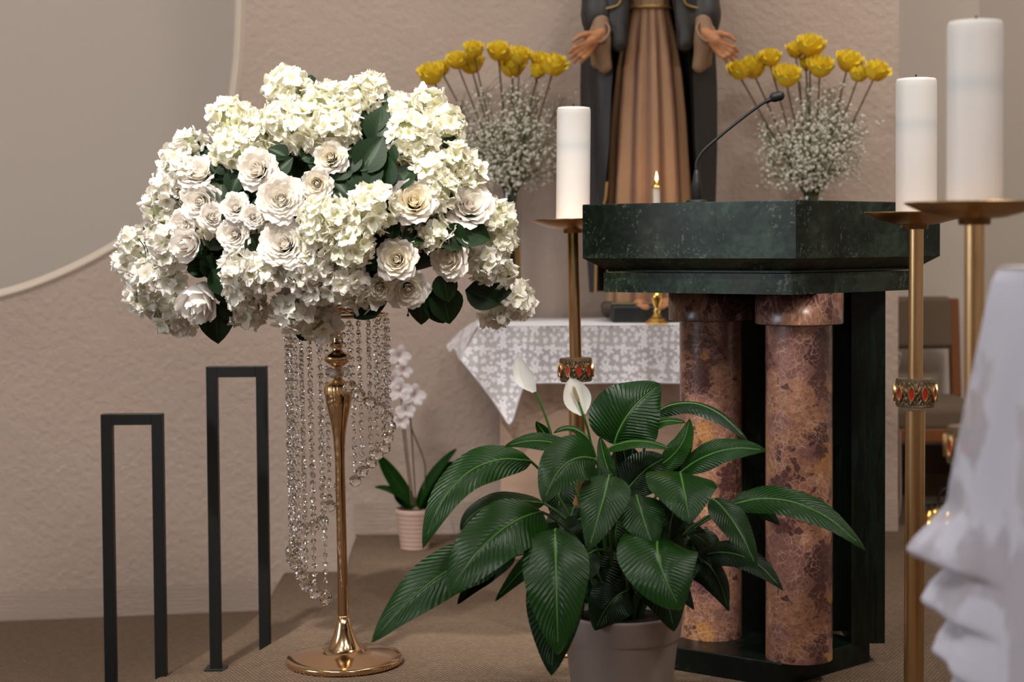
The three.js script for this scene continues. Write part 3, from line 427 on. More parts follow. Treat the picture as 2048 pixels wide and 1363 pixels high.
  // roses: x, y, radius, kind, facing (dx, dy), yellowness
  const roses = [[560, 397, 48, 'full', 0.05, 0.05, 0.15], [566, 487, 50, 'full', -0.1, 0.15, 0.1], [512, 339, 42, 'half', -0.25, 0.05, 0.15], [659, 314, 34, 'half', 0.0, 0.0, 0.5], [632, 366, 32, 'half', 0.05, -0.25, 0.4], [827, 402, 48, 'loose', 0.1, 0.15, 0.9], [793, 519, 42, 'half', -0.05, -0.05, 0.6], [815, 578, 42, 'loose', 0.1, -0.4, 0.3], [758, 574, 28, 'half', 0, -0.5, 0.5], [902, 516, 44, 'loose', -0.5, -0.3, 0.35], [938, 410, 48, 'loose', 0.3, 0.2, 0.15], [395, 344, 42, 'loose', -0.1, 0.7, 0.15], [398, 402, 42, 'loose', -0.1, -0.2, 0.1], [420, 434, 28, 'half', 0.4, 0.1, 0], [360, 448, 28, 'half', -0.4, 0.0, 0.05], [382, 486, 32, 'bud', -0.3, -0.2, 0.0], [468, 414, 30, 'full', 0.0, 0.2, 0.05], [503, 432, 24, 'full', 0.2, 0.1, 0.05], [466, 468, 34, 'full', -0.1, -0.1, 0.1], [402, 578, 42, 'bud', -0.25, -1.2, 0.0], [640, 407, 30, 'loose', 0.0, 0.3, 0.3]];
  roses.forEach(([x, y, rp, kind, dx, dy, yel], i) => {
    const pos = place(x, y, -0.025), R = rp * (pos.z + base.z) / -F * (kind === 'bud' ? 1.35 : 1.12), g = new THREE.Group(); g.name = 'rose'; g.position.copy(pos).add(V(0, 0, -0.02)); aim(g, V(dx, dy + 0.15, 1)); t.add(g);
    const s = roseShape(R, kind, 100 + i), mid = mix3([0.96, 0.955, 0.92], [0.98, 0.89, 0.52], yel), ed = [0.96, 0.95, 0.94];
    for (const p of s.outer) part('petal', creamPaint(p, 0, mix3(mid, ed, 0.6), ed, 0.7), M.rose, g);
    part('flower_centre', creamPaint(s.centre, 0, mid, mix3(mid, ed, 0.75), 1.0), M.rose, g);
  });
  // leaves: x, y, length px, direction in the picture (deg, 0 right, 90 up), olive?
  const leaves = [[690, 350, 60, 80], [720, 345, 75, 60], [735, 385, 80, 100], [765, 385, 75, 95], [700, 395, 60, 130], [790, 380, 55, 60], [600, 318, 48, 30], [575, 316, 40, 150], [615, 330, 42, 0], [430, 360, 52, 60], [455, 350, 55, 110], [462, 385, 50, 70], [440, 400, 60, 95, 1], [735, 270, 62, 75], [752, 290, 70, 80], [722, 235, 50, 100], [745, 225, 45, 60], [894, 302, 34, 75], [866, 412, 44, 70], [846, 440, 30, -30], [805, 482, 48, 25], [785, 478, 36, 90], [880, 460, 60, -30], [905, 455, 70, -15], [872, 500, 50, 70], [885, 545, 55, -80], [858, 580, 70, -60], [880, 570, 75, -75], [905, 575, 60, -110], [930, 580, 70, -20], [960, 582, 60, 5], [975, 590, 48, -5], [765, 598, 62, -150], [748, 600, 50, 170], [427, 605, 75, -85], [448, 590, 60, -60], [440, 560, 50, -70], [420, 540, 60, -50], [398, 522, 50, -30], [372, 540, 46, 10], [452, 600, 55, -80], [545, 350, 46, 45], [498, 468, 50, -60, 1], [515, 480, 46, -30, 1], [508, 398, 44, -70, 1], [625, 395, 46, -70, 1], [590, 538, 44, -60, 1], [418, 500, 50, 60, 1], [428, 468, 42, 20, 1], [384, 308, 44, 20], [400, 300, 40, 160], [614, 166, 45, -70], [622, 178, 30, 100], [655, 215, 40, 60], [296, 470, 30, 80], [890, 430, 60, 110], [770, 340, 60, 90], [670, 360, 50, 60], [450, 500, 60, -70], [455, 460, 55, 60], [830, 450, 46, 120], [760, 520, 46, -170], [740, 522, 40, 150], [700, 330, 50, 20], [590, 655, 36, -40], [845, 590, 55, -100], [640, 300, 30, 60]];
  const put = (p, len, deg, olive, tiltBack) => { const o = part('leaf', smallLeafG[Math.floor(r() * 2)], olive ? M.oliveLeaf : M.smallLeaf, t, olive ? 'olive green leaf' : undefined); o.position.copy(p); const a = deg * Math.PI / 180, d = V(Math.cos(a), Math.sin(a), -tiltBack).normalize(), nn = V(0.4 * (r() - 0.5), 0.35 + 0.3 * (r() - 0.5), 1).normalize(), sx = d.clone().cross(nn).normalize(), nz = sx.clone().cross(d); o.quaternion.setFromRotationMatrix(new THREE.Matrix4().makeBasis(sx, d, nz)); o.scale.setScalar(len); };
  for (const [x, y, l, deg, olive] of leaves) { const p = place(x, y, 0.0); put(p.add(V(0, 0, -0.01)), l * 4.1 / F * 1.15, deg, olive, -0.05 + 0.3 * r()); }
  for (let i = 0; i < 120; i++) { const a = r() * 6.28, q = Math.sqrt(r()), x = 650 + 270 * q * Math.cos(a), y = 430 + (Math.sin(a) > 0 ? -180 : 150) * q * Math.abs(Math.sin(a)); put(place(x, y, 0.1), 0.085, r() * 360, 0, 0.2 * r()); }
  // bare flower twigs between the heads
  const tw = []; for (const [x0, y0, x1, y1] of [[292, 515, 278, 478], [292, 515, 262, 500], [292, 515, 290, 485], [720, 262, 722, 225], [722, 228, 745, 212], [722, 226, 760, 222], [722, 228, 735, 200], [380, 305, 376, 290], [372, 320, 398, 300], [810, 600, 816, 630], [362, 600, 395, 570], [368, 610, 385, 625], [990, 570, 960, 560]]) { const a = place(x0, y0, 0), b = place(x1, y1, -0.02); tw.push(tube([a, a.clone().lerp(b, 0.5).add(V(0.004, 0.004, 0)), b], 0.0014, 8, 5), new THREE.IcosahedronGeometry(0.004, 0).translate(b.x, b.y, b.z)); }
  part('twigs', merge(tw), M.sepal, t).userData.kind = 'stuff';
  part('stem_bundle', lathe([[0.012, 0], [0.02, 0.03], [0.09, 0.10], [0, 0.10]], 20), M.sepal, t);
}

// ------------------------------------------------------------------ peace lily
{
  const D = 3.82, pos = at(1243, 1300, D); const t = thing('potted_peace_lily', 'potted peace lily with broad dark leaves in front of the lectern', 'plant', [pos.x, 0, -D]), o = t.position.clone();
  part('pot', lathe([[0, 0], [0.098, 0], [0.104, 0.006], [0.128, 0.21], [0.134, 0.214], [0.139, 0.262], [0.137, 0.268], [0.130, 0.268], [0.126, 0.24], [0, 0.24]], 64), M.potTaupe, t);
  part('soil', lathe([[0.127, 0.246], [0.06, 0.252], [0, 0.25]], 32), M.soil, t);
  const P = ([x, y, d]) => at(x, y, d).sub(o);
  // stalk end, bend, tip (pixel and distance); half width px; which way the face looks; look of the leaf
  function leaf(a, b, c, w, face, m = 0, opt = {}) {
    const A = P(a), B = P(b), C = P(c), cv = new THREE.QuadraticBezierCurve3(A, B, C), n = V(...face).normalize(), W = w * a[2] / F, { fold = 0.12, droop = 0.18, wave = 0.05, ph = a[0], shape = 0.72, tip = 1 } = opt;
    const g = sheet(12, 28, (u, v) => { const p = cv.getPoint(v), tg = cv.getTangent(v), s = tg.clone().cross(n).normalize(), nn = s.clone().cross(tg).normalize(), q = u * 2 - 1, ww = W * Math.pow(Math.max(0, Math.sin(Math.PI * Math.pow(clamp(v, 0.002, 0.998), shape))), 0.72 * tip); return p.addScaledVector(s, q * ww).addScaledVector(nn, ww * (fold * Math.abs(q) - droop * q * q + wave * Math.sin(v * 13 + ph + q * 2) * q * q)); });
    const l = part('leaf', g, M.leaf[m], t); 
    const root = V(A.x * 0.12 + 0.02 * Math.sin(a[0]), 0.24, A.z * 0.15), mid = root.clone().lerp(A, 0.55).add(V(0, 0.05 + 0.15 * Math.max(0, 0.3 - (A.y - 0.24)), 0));
    part('leaf_stalk', tube([root, mid, A, cv.getPoint(0.06)], (k) => lerp(0.0048, 0.0030, k), 18, 7), M.leafStalk, l);
    part('midrib', tube([0, 0.2, 0.45, 0.7, 0.93].map((k) => { const tg = cv.getTangent(k), s = tg.clone().cross(n).normalize(), nn = s.clone().cross(tg).normalize(); return cv.getPoint(k).addScaledVector(nn, 0.0004); }), (k) => lerp(0.0024, 0.0006, k), 22, 6), M.midrib, l);
  }
  // back row first
  leaf([1228, 888, 3.86], [1250, 812, 3.83], [1322, 768, 3.9], 74, [-0.1, 0.25, 1], 1, { shape: 0.62, wave: 0.09 });
  leaf([1225, 960, 3.8], [1205, 915, 3.8], [1200, 872, 3.82], 16, [-0.4, 0.2, 0.9], 2);
  leaf([1250, 985, 3.84], [1290, 930, 3.84], [1332, 915, 3.84], 44, [0, 0.4, 0.9], 3);
  leaf([1262, 992, 3.9], [1255, 930, 3.9], [1243, 880, 3.92], 40, [0, 0.2, 1], 3);
  leaf([1330, 960, 3.86], [1365, 920, 3.84], [1384, 862, 3.84], 20, [-0.5, 0.3, 0.8], 2);
  leaf([1150, 1010, 3.86], [1130, 1050, 3.84], [1150, 1124, 3.8], 50, [-0.2, 0.4, 0.9], 3);
  leaf([1215, 1000, 3.84], [1225, 1060, 3.82], [1235, 1140, 3.8], 46, [0.1, 0.3, 1], 3);
  leaf([1180, 1080, 3.8], [1190, 1140, 3.76], [1230, 1222, 3.72], 48, [0.1, 0.3, 1], 3);
  leaf([1301, 831, 3.92], [1400, 760, 3.9], [1499, 886, 3.82], 30, [0.1, 0.9, 0.35], 3, { droop: 0.5 });
  leaf([1273, 872, 3.88], [1320, 830, 3.86], [1372, 845, 3.84], 17, [0, 0.8, 0.6], 2);
  leaf([1312, 934, 3.85], [1372, 905, 3.8], [1379, 836, 3.83], 27, [-0.6, 0.4, 0.8], 2);
  leaf([1205, 903, 3.85], [1270, 862, 3.78], [1346, 900, 3.76], 22, [0, 0.9, 0.4], 2, { droop: 0.4 });
  leaf([1182, 884, 3.87], [1145, 838, 3.86], [1107, 866, 3.84], 15, [0, 0.9, 0.4], 0);
  leaf([1100, 880, 3.86], [1085, 862, 3.85], [1072, 842, 3.84], 13, [-0.5, 0.4, 0.8], 2);
  leaf([1362, 943, 3.82], [1440, 880, 3.78], [1533, 901, 3.74], 33, [0.05, 0.7, 0.75], 0);
  leaf([1167, 912, 3.82], [1090, 862, 3.78], [1009, 893, 3.74], 27, [0, 0.75, 0.65], 0);
  leaf([1062, 922, 3.84], [905, 890, 3.74], [846, 1096, 3.66], 46, [-0.35, 0.5, 0.8], 0, { ph: 2 });
  leaf([1088, 1006, 3.85], [960, 985, 3.8], [921, 1060, 3.76], 34, [-0.2, 0.8, 0.6], 1);
  leaf([1005, 1106, 3.8], [880, 1110, 3.72], [744, 1284, 3.62], 62, [-0.35, 0.55, 0.75], 0, { ph: 4 });
  leaf([1340, 1070, 3.86], [1385, 1050, 3.84], [1420, 1096, 3.82], 30, [0.2, 0.7, 0.7], 3);
  leaf([1401, 1112, 3.84], [1490, 1080, 3.8], [1566, 1180, 3.76], 32, [0.2, 0.6, 0.7], 3);
  leaf([1402, 1118, 3.82], [1440, 1140, 3.8], [1456, 1222, 3.78], 24, [0.4, 0.3, 0.9], 3);
  leaf([1470, 1010, 3.86], [1500, 985, 3.84], [1560, 1050, 3.82], 30, [0.2, 0.6, 0.7], 1);
  leaf([1462, 1010, 3.82], [1600, 960, 3.76], [1731, 1100, 3.7], 40, [0.15, 0.72, 0.65], 0, { ph: 1 });
  leaf([1425, 996, 3.78], [1470, 1030, 3.72], [1514, 1136, 3.68], 36, [0.35, 0.4, 0.85], 1);
  leaf([1290, 1130, 3.72], [1330, 1150, 3.66], [1348, 1262, 3.64], 56, [0.2, 0.35, 0.9], 3);
  leaf([1255, 1180, 3.76], [1215, 1195, 3.7], [1190, 1260, 3.68], 46, [-0.1, 0.35, 0.9], 3);
  leaf([1190, 1100, 3.74], [1150, 1120, 3.7], [1120, 1190, 3.66], 40, [-0.2, 0.4, 0.9], 3);
  leaf([1135, 1080, 3.76], [1070, 1100, 3.72], [990, 1202, 3.7], 24, [-0.3, 0.4, 0.85], 1);
  leaf([1030, 1110, 3.78], [960, 1140, 3.75], [915, 1208, 3.72], 24, [-0.3, 0.5, 0.8], 3);
  leaf([1113, 1130, 3.66], [1110, 1200, 3.58], [1103, 1350, 3.56], 58, [0, 0.25, 1], 3);
  // front leaves
  leaf([1192, 918, 3.74], [1120, 895, 3.66], [1087, 1006, 3.6], 56, [-0.1, 0.42, 0.9], 0, { shape: 0.6 });
  leaf([1360, 944, 3.74], [1365, 960, 3.62], [1380, 1047, 3.58], 72, [0.05, 0.45, 0.9], 0, { shape: 0.55 });
  leaf([1218, 950, 3.7], [1212, 985, 3.62], [1176, 1102, 3.58], 50, [-0.1, 0.3, 1], 0, { shape: 0.62 });
  leaf([1273, 990, 3.7], [1280, 1020, 3.62], [1309, 1102, 3.6], 50, [0.05, 0.3, 1], 0, { shape: 0.6 });
  leaf([1083, 1023, 3.68], [985, 1040, 3.56], [898, 1184, 3.5], 66, [-0.25, 0.45, 0.85], 0, { ph: 3, tip: 0.8 });
  leaf([1110, 1058, 3.62], [1112, 1130, 3.5], [1116, 1308, 3.48], 66, [0, 0.28, 1], 0, { ph: 5, tip: 0.9 });
  leaf([1318, 1070, 3.64], [1300, 1110, 3.52], [1362, 1218, 3.5], 80, [0.0, 0.42, 0.9], 0, { shape: 0.62, tip: 0.8 });
  // filler stalks and leaves deep inside the clump
  const r = rng(7); for (let i = 0; i < 34; i++) { const x = 1110 + 290 * r(), y = 960 + 200 * r(); const dd = 3.74 + 0.16 * r(); leaf([x, y, dd + 0.04], [x + 40 * (r() - 0.5), y - 20, dd + 0.02], [x + 150 * (r() - 0.5), y + 60 + 60 * r(), dd], 36, [r() - 0.5, 0.5, 0.7], 3); }
  // two white flowers
  function bloom(tip, base, w, face, root, seen) {
    const A = P(base), C = P(tip), n = V(...face).normalize(), cv = new THREE.QuadraticBezierCurve3(A, A.clone().lerp(C, 0.5).addScaledVector(n, -0.008), C), W = w * base[2] / F;
    const f = new THREE.Group(); f.name = 'flower'; t.add(f);
    part('spathe', sheet(10, 22, (u, v) => { const p = cv.getPoint(v), tg = cv.getTangent(v), s = tg.clone().cross(n).normalize(), nn = s.clone().cross(tg).normalize(), q = u * 2 - 1, ww = W * (v < 0.85 ? Math.pow(Math.max(0.0, Math.sin(Math.PI * Math.pow(clamp(v / 0.9, 0.01, 1), 0.9))), 0.75) : 0) + W * 0.05 * (1 - v); const w2 = Math.max(ww, W * 0.25 * (1 - v)); return p.addScaledVector(s, q * w2).addScaledVector(nn, w2 * 0.55 * q * q); }), M.spathe, f, 'white hood of the flower');
    if (seen) { const a = A.clone().lerp(C, 0.28).addScaledVector(n, 0.006), b = A.clone().lerp(C, 0.66).addScaledVector(n, 0.008); part('spadix', tube([a, a.clone().lerp(b, 0.5), b], (k) => 0.0042 * Math.sqrt(Math.max(0.05, 1 - Math.pow(2 * k - 1, 6))), 14, 12), M.spadix, f, 'cream knobbly spike'); part('flower_stalk', tube([P(root), P(root).lerp(A, 0.6).add(V(0.002, 0, 0)), A, a], 0.0028, 20, 8), M.stalk, f); }
    else part('flower_stalk', tube([P(root), P(root).lerp(A, 0.6).add(V(0.003, 0, 0)), A], 0.0028, 20, 8), M.stalk, f);
  }
  bloom([1030, 697, 3.78], [1071, 783, 3.79], 26, [-0.75, 0.15, 0.65], [1112, 900, 3.84], false);
  bloom([1136, 744, 3.76], [1166, 829, 3.76], 27, [-0.05, 0.25, 1], [1186, 905, 3.82], true);
}

// ------------------------------------------------------------------ black loop handrails on the steps
for (const [xl, xr, yt, d, fy, label] of [[204, 327, 827, 4.86, -0.28, 'shorter looking black metal loop handrail at far left, standing on the lowest step'], [414, 535, 732, 4.93, -0.14, 'black metal loop handrail nearest the crystal strands, one step higher']]) {
  const a = at(xl, yt, d), b = at(xr, yt - 2, d), w = b.x - a.x, cx = (a.x + b.x) / 2, h = a.y - fy, s = 0.0315, t = thing('loop_handrail', label, 'handrail', [cx, fy, -d]);
  part('post', box(s, h, s, -w / 2 + s / 2, h / 2, 0, 0.0015), M.black, t); part('post', box(s, h, s, w / 2 - s / 2, h / 2, 0, 0.0015), M.black, t);
  part('top_bar', box(w - 2 * s, s, s, 0, h - s / 2, 0, 0.0015), M.black, t);
  for (const q of [-1, 1]) part('base_plate', box(0.06, 0.006, 0.06, q * (w / 2 - s / 2), 0.003, 0, 0.001), M.black, t);
  t.rotation.z = 0.001;
}

// ------------------------------------------------------------------ side altar table, cloth
const TY = 0.815, TX0 = at(957, 655, 5.76).x, TX1 = 1.19;
{
  const t = thing('side_altar', 'pale stone side altar with a wide pedestal under the lace cloth', 'table', [0, 0, 0]);
  part('table_top', box(TX1 - TX0, 0.07, 0.6, (TX0 + TX1) / 2, TY - 0.037, -6.05, 0.006), M.travertine, t);
  const px0 = at(1000, 900, 5.85).x; part('pedestal', box(TX1 - 0.06 - px0, TY - 0.07, 0.5, (px0 + TX1 - 0.06) / 2, (TY - 0.07) / 2, -6.1, 0.006), M.travertine, t);
  const zf = -5.742, Q = (x, y, d) => at(x, y, d);
  const topPx = [[924, 716], [930, 702], [945, 674], [957, 657], [2000, 657]], hemPx = [[924, 722], [950, 752], [985, 800], [1016, 846], [1021, 849], [1026, 838], [1040, 790], [1048, 769], [1060, 766], [2000, 766]];
  const front = sheet(150, 14, (u, v) => { const k = u < 0.3 ? u / 0.3 * 136 + 924 : lerp(1060, 1690, (u - 0.3) / 0.7), a = Q(k, interp(topPx, k), 5.742), b = Q(k, interp(hemPx, k), 5.742); const p = a.lerp(b, v); p.y = k > 957 && v === 0 ? TY + 0.002 : p.y; p.z += (0.004 + 0.012 * v) * Math.sin(p.x * 34) * (k > 950 ? 1 : 0.3) + 0.012 * v; return p; });
  const top = sheet(40, 12, (u, v) => V(lerp(TX0 - 0.004, TX1 + 0.01, u), TY + 0.003 + 0.0006 * Math.sin(u * 30) * Math.sin(v * 7), lerp(-6.345, zf, v)));
  const left = sheet(10, 16, (u, v) => { const a = V(TX0 - 0.004, TY + 0.003, lerp(-6.345, zf, v)), b = Q(lerp(893, 924, v), lerp(690, 717, v) + 7 * Math.sin(v * 9), lerp(6.3, 5.742, v)); const p = a.lerp(b, u); p.y += 0.012 * Math.sin(u * Math.PI); return p; });
  for (const g of [front, top, left]) { const p = g.attributes.position, uv = g.attributes.uv; for (let i = 0; i < p.count; i++) uv.setXY(i, p.getX(i), g === front ? p.getY(i) : g === top ? p.getZ(i) : p.getZ(i)); }
  const c = thing('lace_tablecloth', 'white lace cloth draped over the side altar, corner hanging in a point', 'tablecloth', [0, 0, 0]);
  part('cloth_top', top, M.linen, c); part('cloth_front', front, M.lace, c); part('cloth_side', left, M.lace, c);
  const hem = []; for (let i = 0; i <= 60; i++) { const k = i < 30 ? lerp(924, 1060, i / 30) : lerp(1060, 1690, (i - 30) / 30), p = Q(k, interp(hemPx, k) - 1, 5.742); p.z += 0.016 * Math.sin(p.x * 34) * (k > 950 ? 1 : 0.3) + 0.012; hem.push(p); }
  part('hem', tube(hem, 0.0035, 160, 6), M.linen, c);
}

// ------------------------------------------------------------------ statue on the side altar
{
  const D = 6.06, s = D / F, b = at(1300, 640, D); b.y = TY + 0.004; const t = thing('statue', 'carved wooden robed statue with open hands on the side altar', 'statue', b);
  const X = (px) => (px - 1300) * s, Y = (py) => (648 - py) * s; // picture to statue
  const pl = (w, d2, h, y) => { const sh = new THREE.Shape(), c = 0.04; sh.moveTo(-w + c, -d2); sh.lineTo(w - c, -d2); sh.lineTo(w, -d2 + c); sh.lineTo(w, d2); sh.lineTo(-w, d2); sh.lineTo(-w, -d2 + c); sh.closePath(); return new THREE.ExtrudeGeometry(sh, { depth: h - 0.006, bevelEnabled: true, bevelSize: 0.003, bevelThickness: 0.003, bevelSegments: 2 }).rotateX(Math.PI / 2).scale(1, 1, -1).rotateY(0).translate(0, y + h - 0.003, 0); };
  part('plinth', box(0.29, 0.062, 0.27, 0, 0.031, 0, 0.012), M.plinth, t); part('plinth_top', box(0.284, 0.008, 0.262, 0, 0.066, 0, 0.003), M.plinthTop, t);
  // tunic with carved pleats
  const aw = [[Y(640), 0.150], [Y(600), 0.148], [Y(400), 0.146], [Y(250), 0.130], [Y(150), 0.112], [Y(80), 0.092], [Y(27), 0.073], [Y(10), 0.076], [Y(-60), 0.105], [Y(-120), 0.11], [Y(-165), 0.085], [Y(-185), 0.045]];
  const y0 = Y(618), y1 = Y(-185), pleat = (a, y) => { const k = smooth(Y(20), Y(80), y) ; return 0; };
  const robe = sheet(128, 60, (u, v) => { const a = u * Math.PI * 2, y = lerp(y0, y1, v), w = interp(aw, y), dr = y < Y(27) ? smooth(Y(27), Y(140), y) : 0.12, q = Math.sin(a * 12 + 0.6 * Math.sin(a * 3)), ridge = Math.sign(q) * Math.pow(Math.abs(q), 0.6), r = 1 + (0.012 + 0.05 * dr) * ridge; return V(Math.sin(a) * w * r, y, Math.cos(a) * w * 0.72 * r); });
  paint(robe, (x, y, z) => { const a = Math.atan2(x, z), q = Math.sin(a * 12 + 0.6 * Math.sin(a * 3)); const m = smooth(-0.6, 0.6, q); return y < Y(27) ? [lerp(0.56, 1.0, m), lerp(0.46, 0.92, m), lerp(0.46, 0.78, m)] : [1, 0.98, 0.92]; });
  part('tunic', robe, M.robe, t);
  part('belt', new THREE.TorusGeometry(0.077, 0.007, 8, 48).rotateX(Math.PI / 2).scale(1, 1, 0.74).translate(0, Y(27), 0), M.gilt, t);
  // mantle: a shell round the back and sides, open in front
  const mw = [[Y(618), 0.215], [Y(500), 0.225], [Y(400), 0.230], [Y(300), 0.236], [Y(200), 0.238], [Y(120), 0.235], [Y(40), 0.205], [Y(-40), 0.205], [Y(-110), 0.190], [Y(-150), 0.16], [Y(-175), 0.10], [Y(-230), 0.105], [Y(-290), 0.085], [Y(-320), 0.03]];
  const openA = [[Y(618), 1.15], [Y(470), 1.0], [Y(405), 0.78], [Y(300), 0.66], [Y(150), 0.62], [Y(40), 0.72], [Y(-60), 0.5], [Y(-175), 0.55], [Y(-230), 0.85], [Y(-320), 0.3]];
  const mantle = sheet(90, 60, (u, v) => { const y = lerp(Y(590), Y(-320), v), w = interp(mw, y), o = interp(openA, y), a = lerp(o, 2 * Math.PI - o, u), f = 1 + 0.035 * Math.sin(a * 9 + y * 3) * smooth(Y(-100), Y(60), y); return V(Math.sin(a) * w * f, y, (Math.cos(a) * w * 0.62 * f) - 0.015); });
  part('mantle', thick(mantle, 0.012), M.mantle, t);
  const edge = (sgn) => { const p = []; for (let i = 0; i <= 30; i++) { const y = lerp(Y(590), Y(372), i / 30), w = interp(mw, y), o = interp(openA, y); p.push(V(sgn * Math.sin(o) * w, y, Math.cos(o) * w * 0.62 - 0.012)); } return tube(p, 0.005, 60, 6); };
  part('mantle_border', edge(1), M.gilt, t, 'gilded edge'); part('mantle_border', edge(-1), M.gilt, t, 'gilded edge');
  for (const q of [-1, 1]) {
    const S = (x, y, z) => V(q * x * s, Y(y), z); // x as pixels from the statue's axis
    // lapel fold of the mantle, hanging in front
    part('mantle_fold', flesh([[S(52, -130, 0.07), S(55, 0, 0.105), 0.026, 0.028], [S(55, 0, 0.105), S(64, 104, 0.125), 0.028, 0.024], [S(78, -60, 0.07), S(82, 60, 0.09), 0.03, 0.03], [S(82, 60, 0.09), S(66, 104, 0.12), 0.026, 0.018]], 44, 90), M.mantle, t);
    part('fold_border', tube([S(70, -130, 0.11), S(63, -10, 0.142), S(64, 28, 0.14), S(86, 36, 0.128), S(112, 40, 0.115), S(130, 62, 0.10)], 0.0045, 40, 6), M.gilt, t, 'gilded edge');
    // upper arm and forearm under the mantle
    part('mantle_sleeve', flesh([[S(78, -130, 0.0), S(104, -20, 0.04), 0.05, 0.055], [S(104, -20, 0.04), S(106, 50, 0.085), 0.055, 0.05], [S(106, 50, 0.085), S(118, 92, 0.09), 0.045, 0.018], [S(98, 40, 0.07), S(84, 96, 0.10), 0.04, 0.02]], 48, 80), M.mantle, t);
    // bell of the inner sleeve
    part('inner_sleeve', flesh([[S(100, 62, 0.12), S(103, 100, 0.135), 0.030, 0.034], [S(103, 100, 0.13), S(92, 148, 0.12), 0.034, 0.024], [S(104, 100, 0.10), S(108, 140, 0.09), 0.026, 0.018]], 44, 110), M.sleeve, t);
    part('cuff_border', new THREE.TorusGeometry(0.036, 0.005, 8, 32).scale(0.95, 1.15, 1).rotateX(-0.5).rotateY(q * 0.35).translate(q * 103 * s, Y(84), 0.158), M.sleeve, t);
    // open hand
    const wr = S(101, 86, 0.15), pm = S(122, 103, 0.178), K = [[143, 111], [139, 117.5], [134, 123.5], [128, 129]], bones = [[wr, pm, 0.020, 0.021]];
    K.forEach(([x, y], k) => { const a = S(x, y, 0.192 - k * 0.004), an = 0.50 + k * 0.085, L = [24, 28, 27, 20][k], m = S(x + Math.cos(an) * L * 0.5, y + Math.sin(an) * L * 0.5, 0.202 - k * 0.004), e = S(x + Math.cos(an + 0.12) * L, y + Math.sin(an + 0.12) * L, 0.198 - k * 0.004); bones.push([k < 3 ? pm : S(114, 104, 0.168), a, 0.016, 0.0098], [a, m, 0.0088, 0.0076], [m, e, 0.0076, 0.0054]); });
    bones.push([S(110, 90, 0.165), S(130, 90, 0.19), 0.014, 0.0105], [S(130, 90, 0.19), S(143, 95, 0.205), 0.0098, 0.008], [S(143, 95, 0.205), S(155, 104, 0.208), 0.008, 0.0056]);
    part('hand', flesh(bones, 76, 420), M.skin, t);
    // bare foot
    const ft = [[S(24, 612, 0.04), S(26, 614, 0.11), 0.028, 0.022]]; for (let k = 0; k < 5; k++) ft.push([S(14 + k * 6, 615, 0.10), S(12 + k * 7, 618, 0.135 - k * 0.006), 0.011 - k * 0.0008, 0.0095 - k * 0.0008]);
    part('foot', flesh(ft.map(([a, c, e, f]) => [a.setX(a.x - q * 2 * s), c, e, f]), 44, 300), M.skin, t);
  }
  // head under the veil
  const H = (x, y, z) => V(x * s, Y(y), z); part('head', flesh([[H(0, -170, 0.0), H(0, -205, 0.01), 0.042, 0.04], [H(0, -255, 0.005), H(0, -262, -0.01), 0.066, 0.072], [H(0, -222, 0.04), H(0, -228, 0.035), 0.034, 0.04], [H(0, -246, 0.074), H(0, -238, 0.086), 0.007, 0.009], [H(-7, -226, 0.07), H(7, -226, 0.07), 0.007, 0.007]], 48, 120), M.skin, t);
  const clouds = flesh([[H(-90, 618, 0.05), H(-40, 624, 0.09), 0.02, 0.024], [H(-40, 624, 0.09), H(40, 624, 0.09), 0.018, 0.018], [H(40, 624, 0.09), H(92, 618, 0.05), 0.024, 0.02], [H(-80, 628, -0.06), H(80, 628, -0.06), 0.03, 0.03]], 40, 90); part('carved_ground', clouds, M.darkWood, t, 'dark carved ground under the feet');
}
{ // brass candlestick with a lit candle
  const D = 5.80, b = at(1314, 655, D); b.y = TY + 0.0045; const t = thing('candlestick', 'ornate brass candlestick on the lace cloth before the statue', 'candlestick', b), s = D / F;
  part('foot', lathe([[0, 0], [0.038, 0], [0.040, 0.004], [0.038, 0.009], [0.030, 0.012], [0.028, 0.018], [0.018, 0.024], [0.013, 0.036], [0, 0.036]], 8).toNonIndexed(), M.brassBright, t).geometry.computeVertexNormals();
  part('stem', lathe([[0.010, 0.034], [0.0105, 0.042], [0.014, 0.046], [0.0105, 0.051], [0.010, 0.06], [0.016, 0.072], [0.0195, 0.088], [0.019, 0.1], [0.013, 0.112], [0.010, 0.12], [0.014, 0.125], [0.010, 0.13], [0.009, 0.19], [0.013, 0.2], [0.009, 0.21], [0.009, 0.27], [0.016, 0.285], [0.026, 0.296], [0.026, 0.30], [0.012, 0.298], [0, 0.298]], 24), M.brassBright, t);
  const c = thing('taper_candle', 'lit slim cream candle in the brass candlestick', 'candle', V(b.x, b.y + 0.299, b.z)), top = at(1314, 374, D).y - c.position.y;
  part('wax', new THREE.CylinderGeometry(0.0115, 0.012, top, 28).translate(0, top / 2, 0), M.waxSmall, c);
  part('follower', lathe([[0.0118, top - 0.004], [0.017, top - 0.002], [0.0165, top + 0.001], [0.0105, top + 0.008], [0.008, top + 0.022], [0.0075, top + 0.022], [0.009, top + 0.006], [0.009, top]], 28), M.brassBright, c, 'brass candle follower');
  part('wick', new THREE.CylinderGeometry(0.001, 0.001, 0.024, 6).translate(0, top + 0.012, 0), M.wick, c);
  part('flame', lathe([[0, 0], [0.0042, 0.006], [0.0052, 0.012], [0.004, 0.022], [0.0018, 0.032], [0, 0.038]], 16).translate(0, top + 0.017, 0), M.flame, c);
  const l = new THREE.PointLight(lin(1, 0.65, 0.3), 0.012, 0, 2); l.position.set(c.position.x, c.position.y + top + 0.035, c.position.z); l.castShadow = true; l.shadow.radius = 0.3; scene.add(l);
}

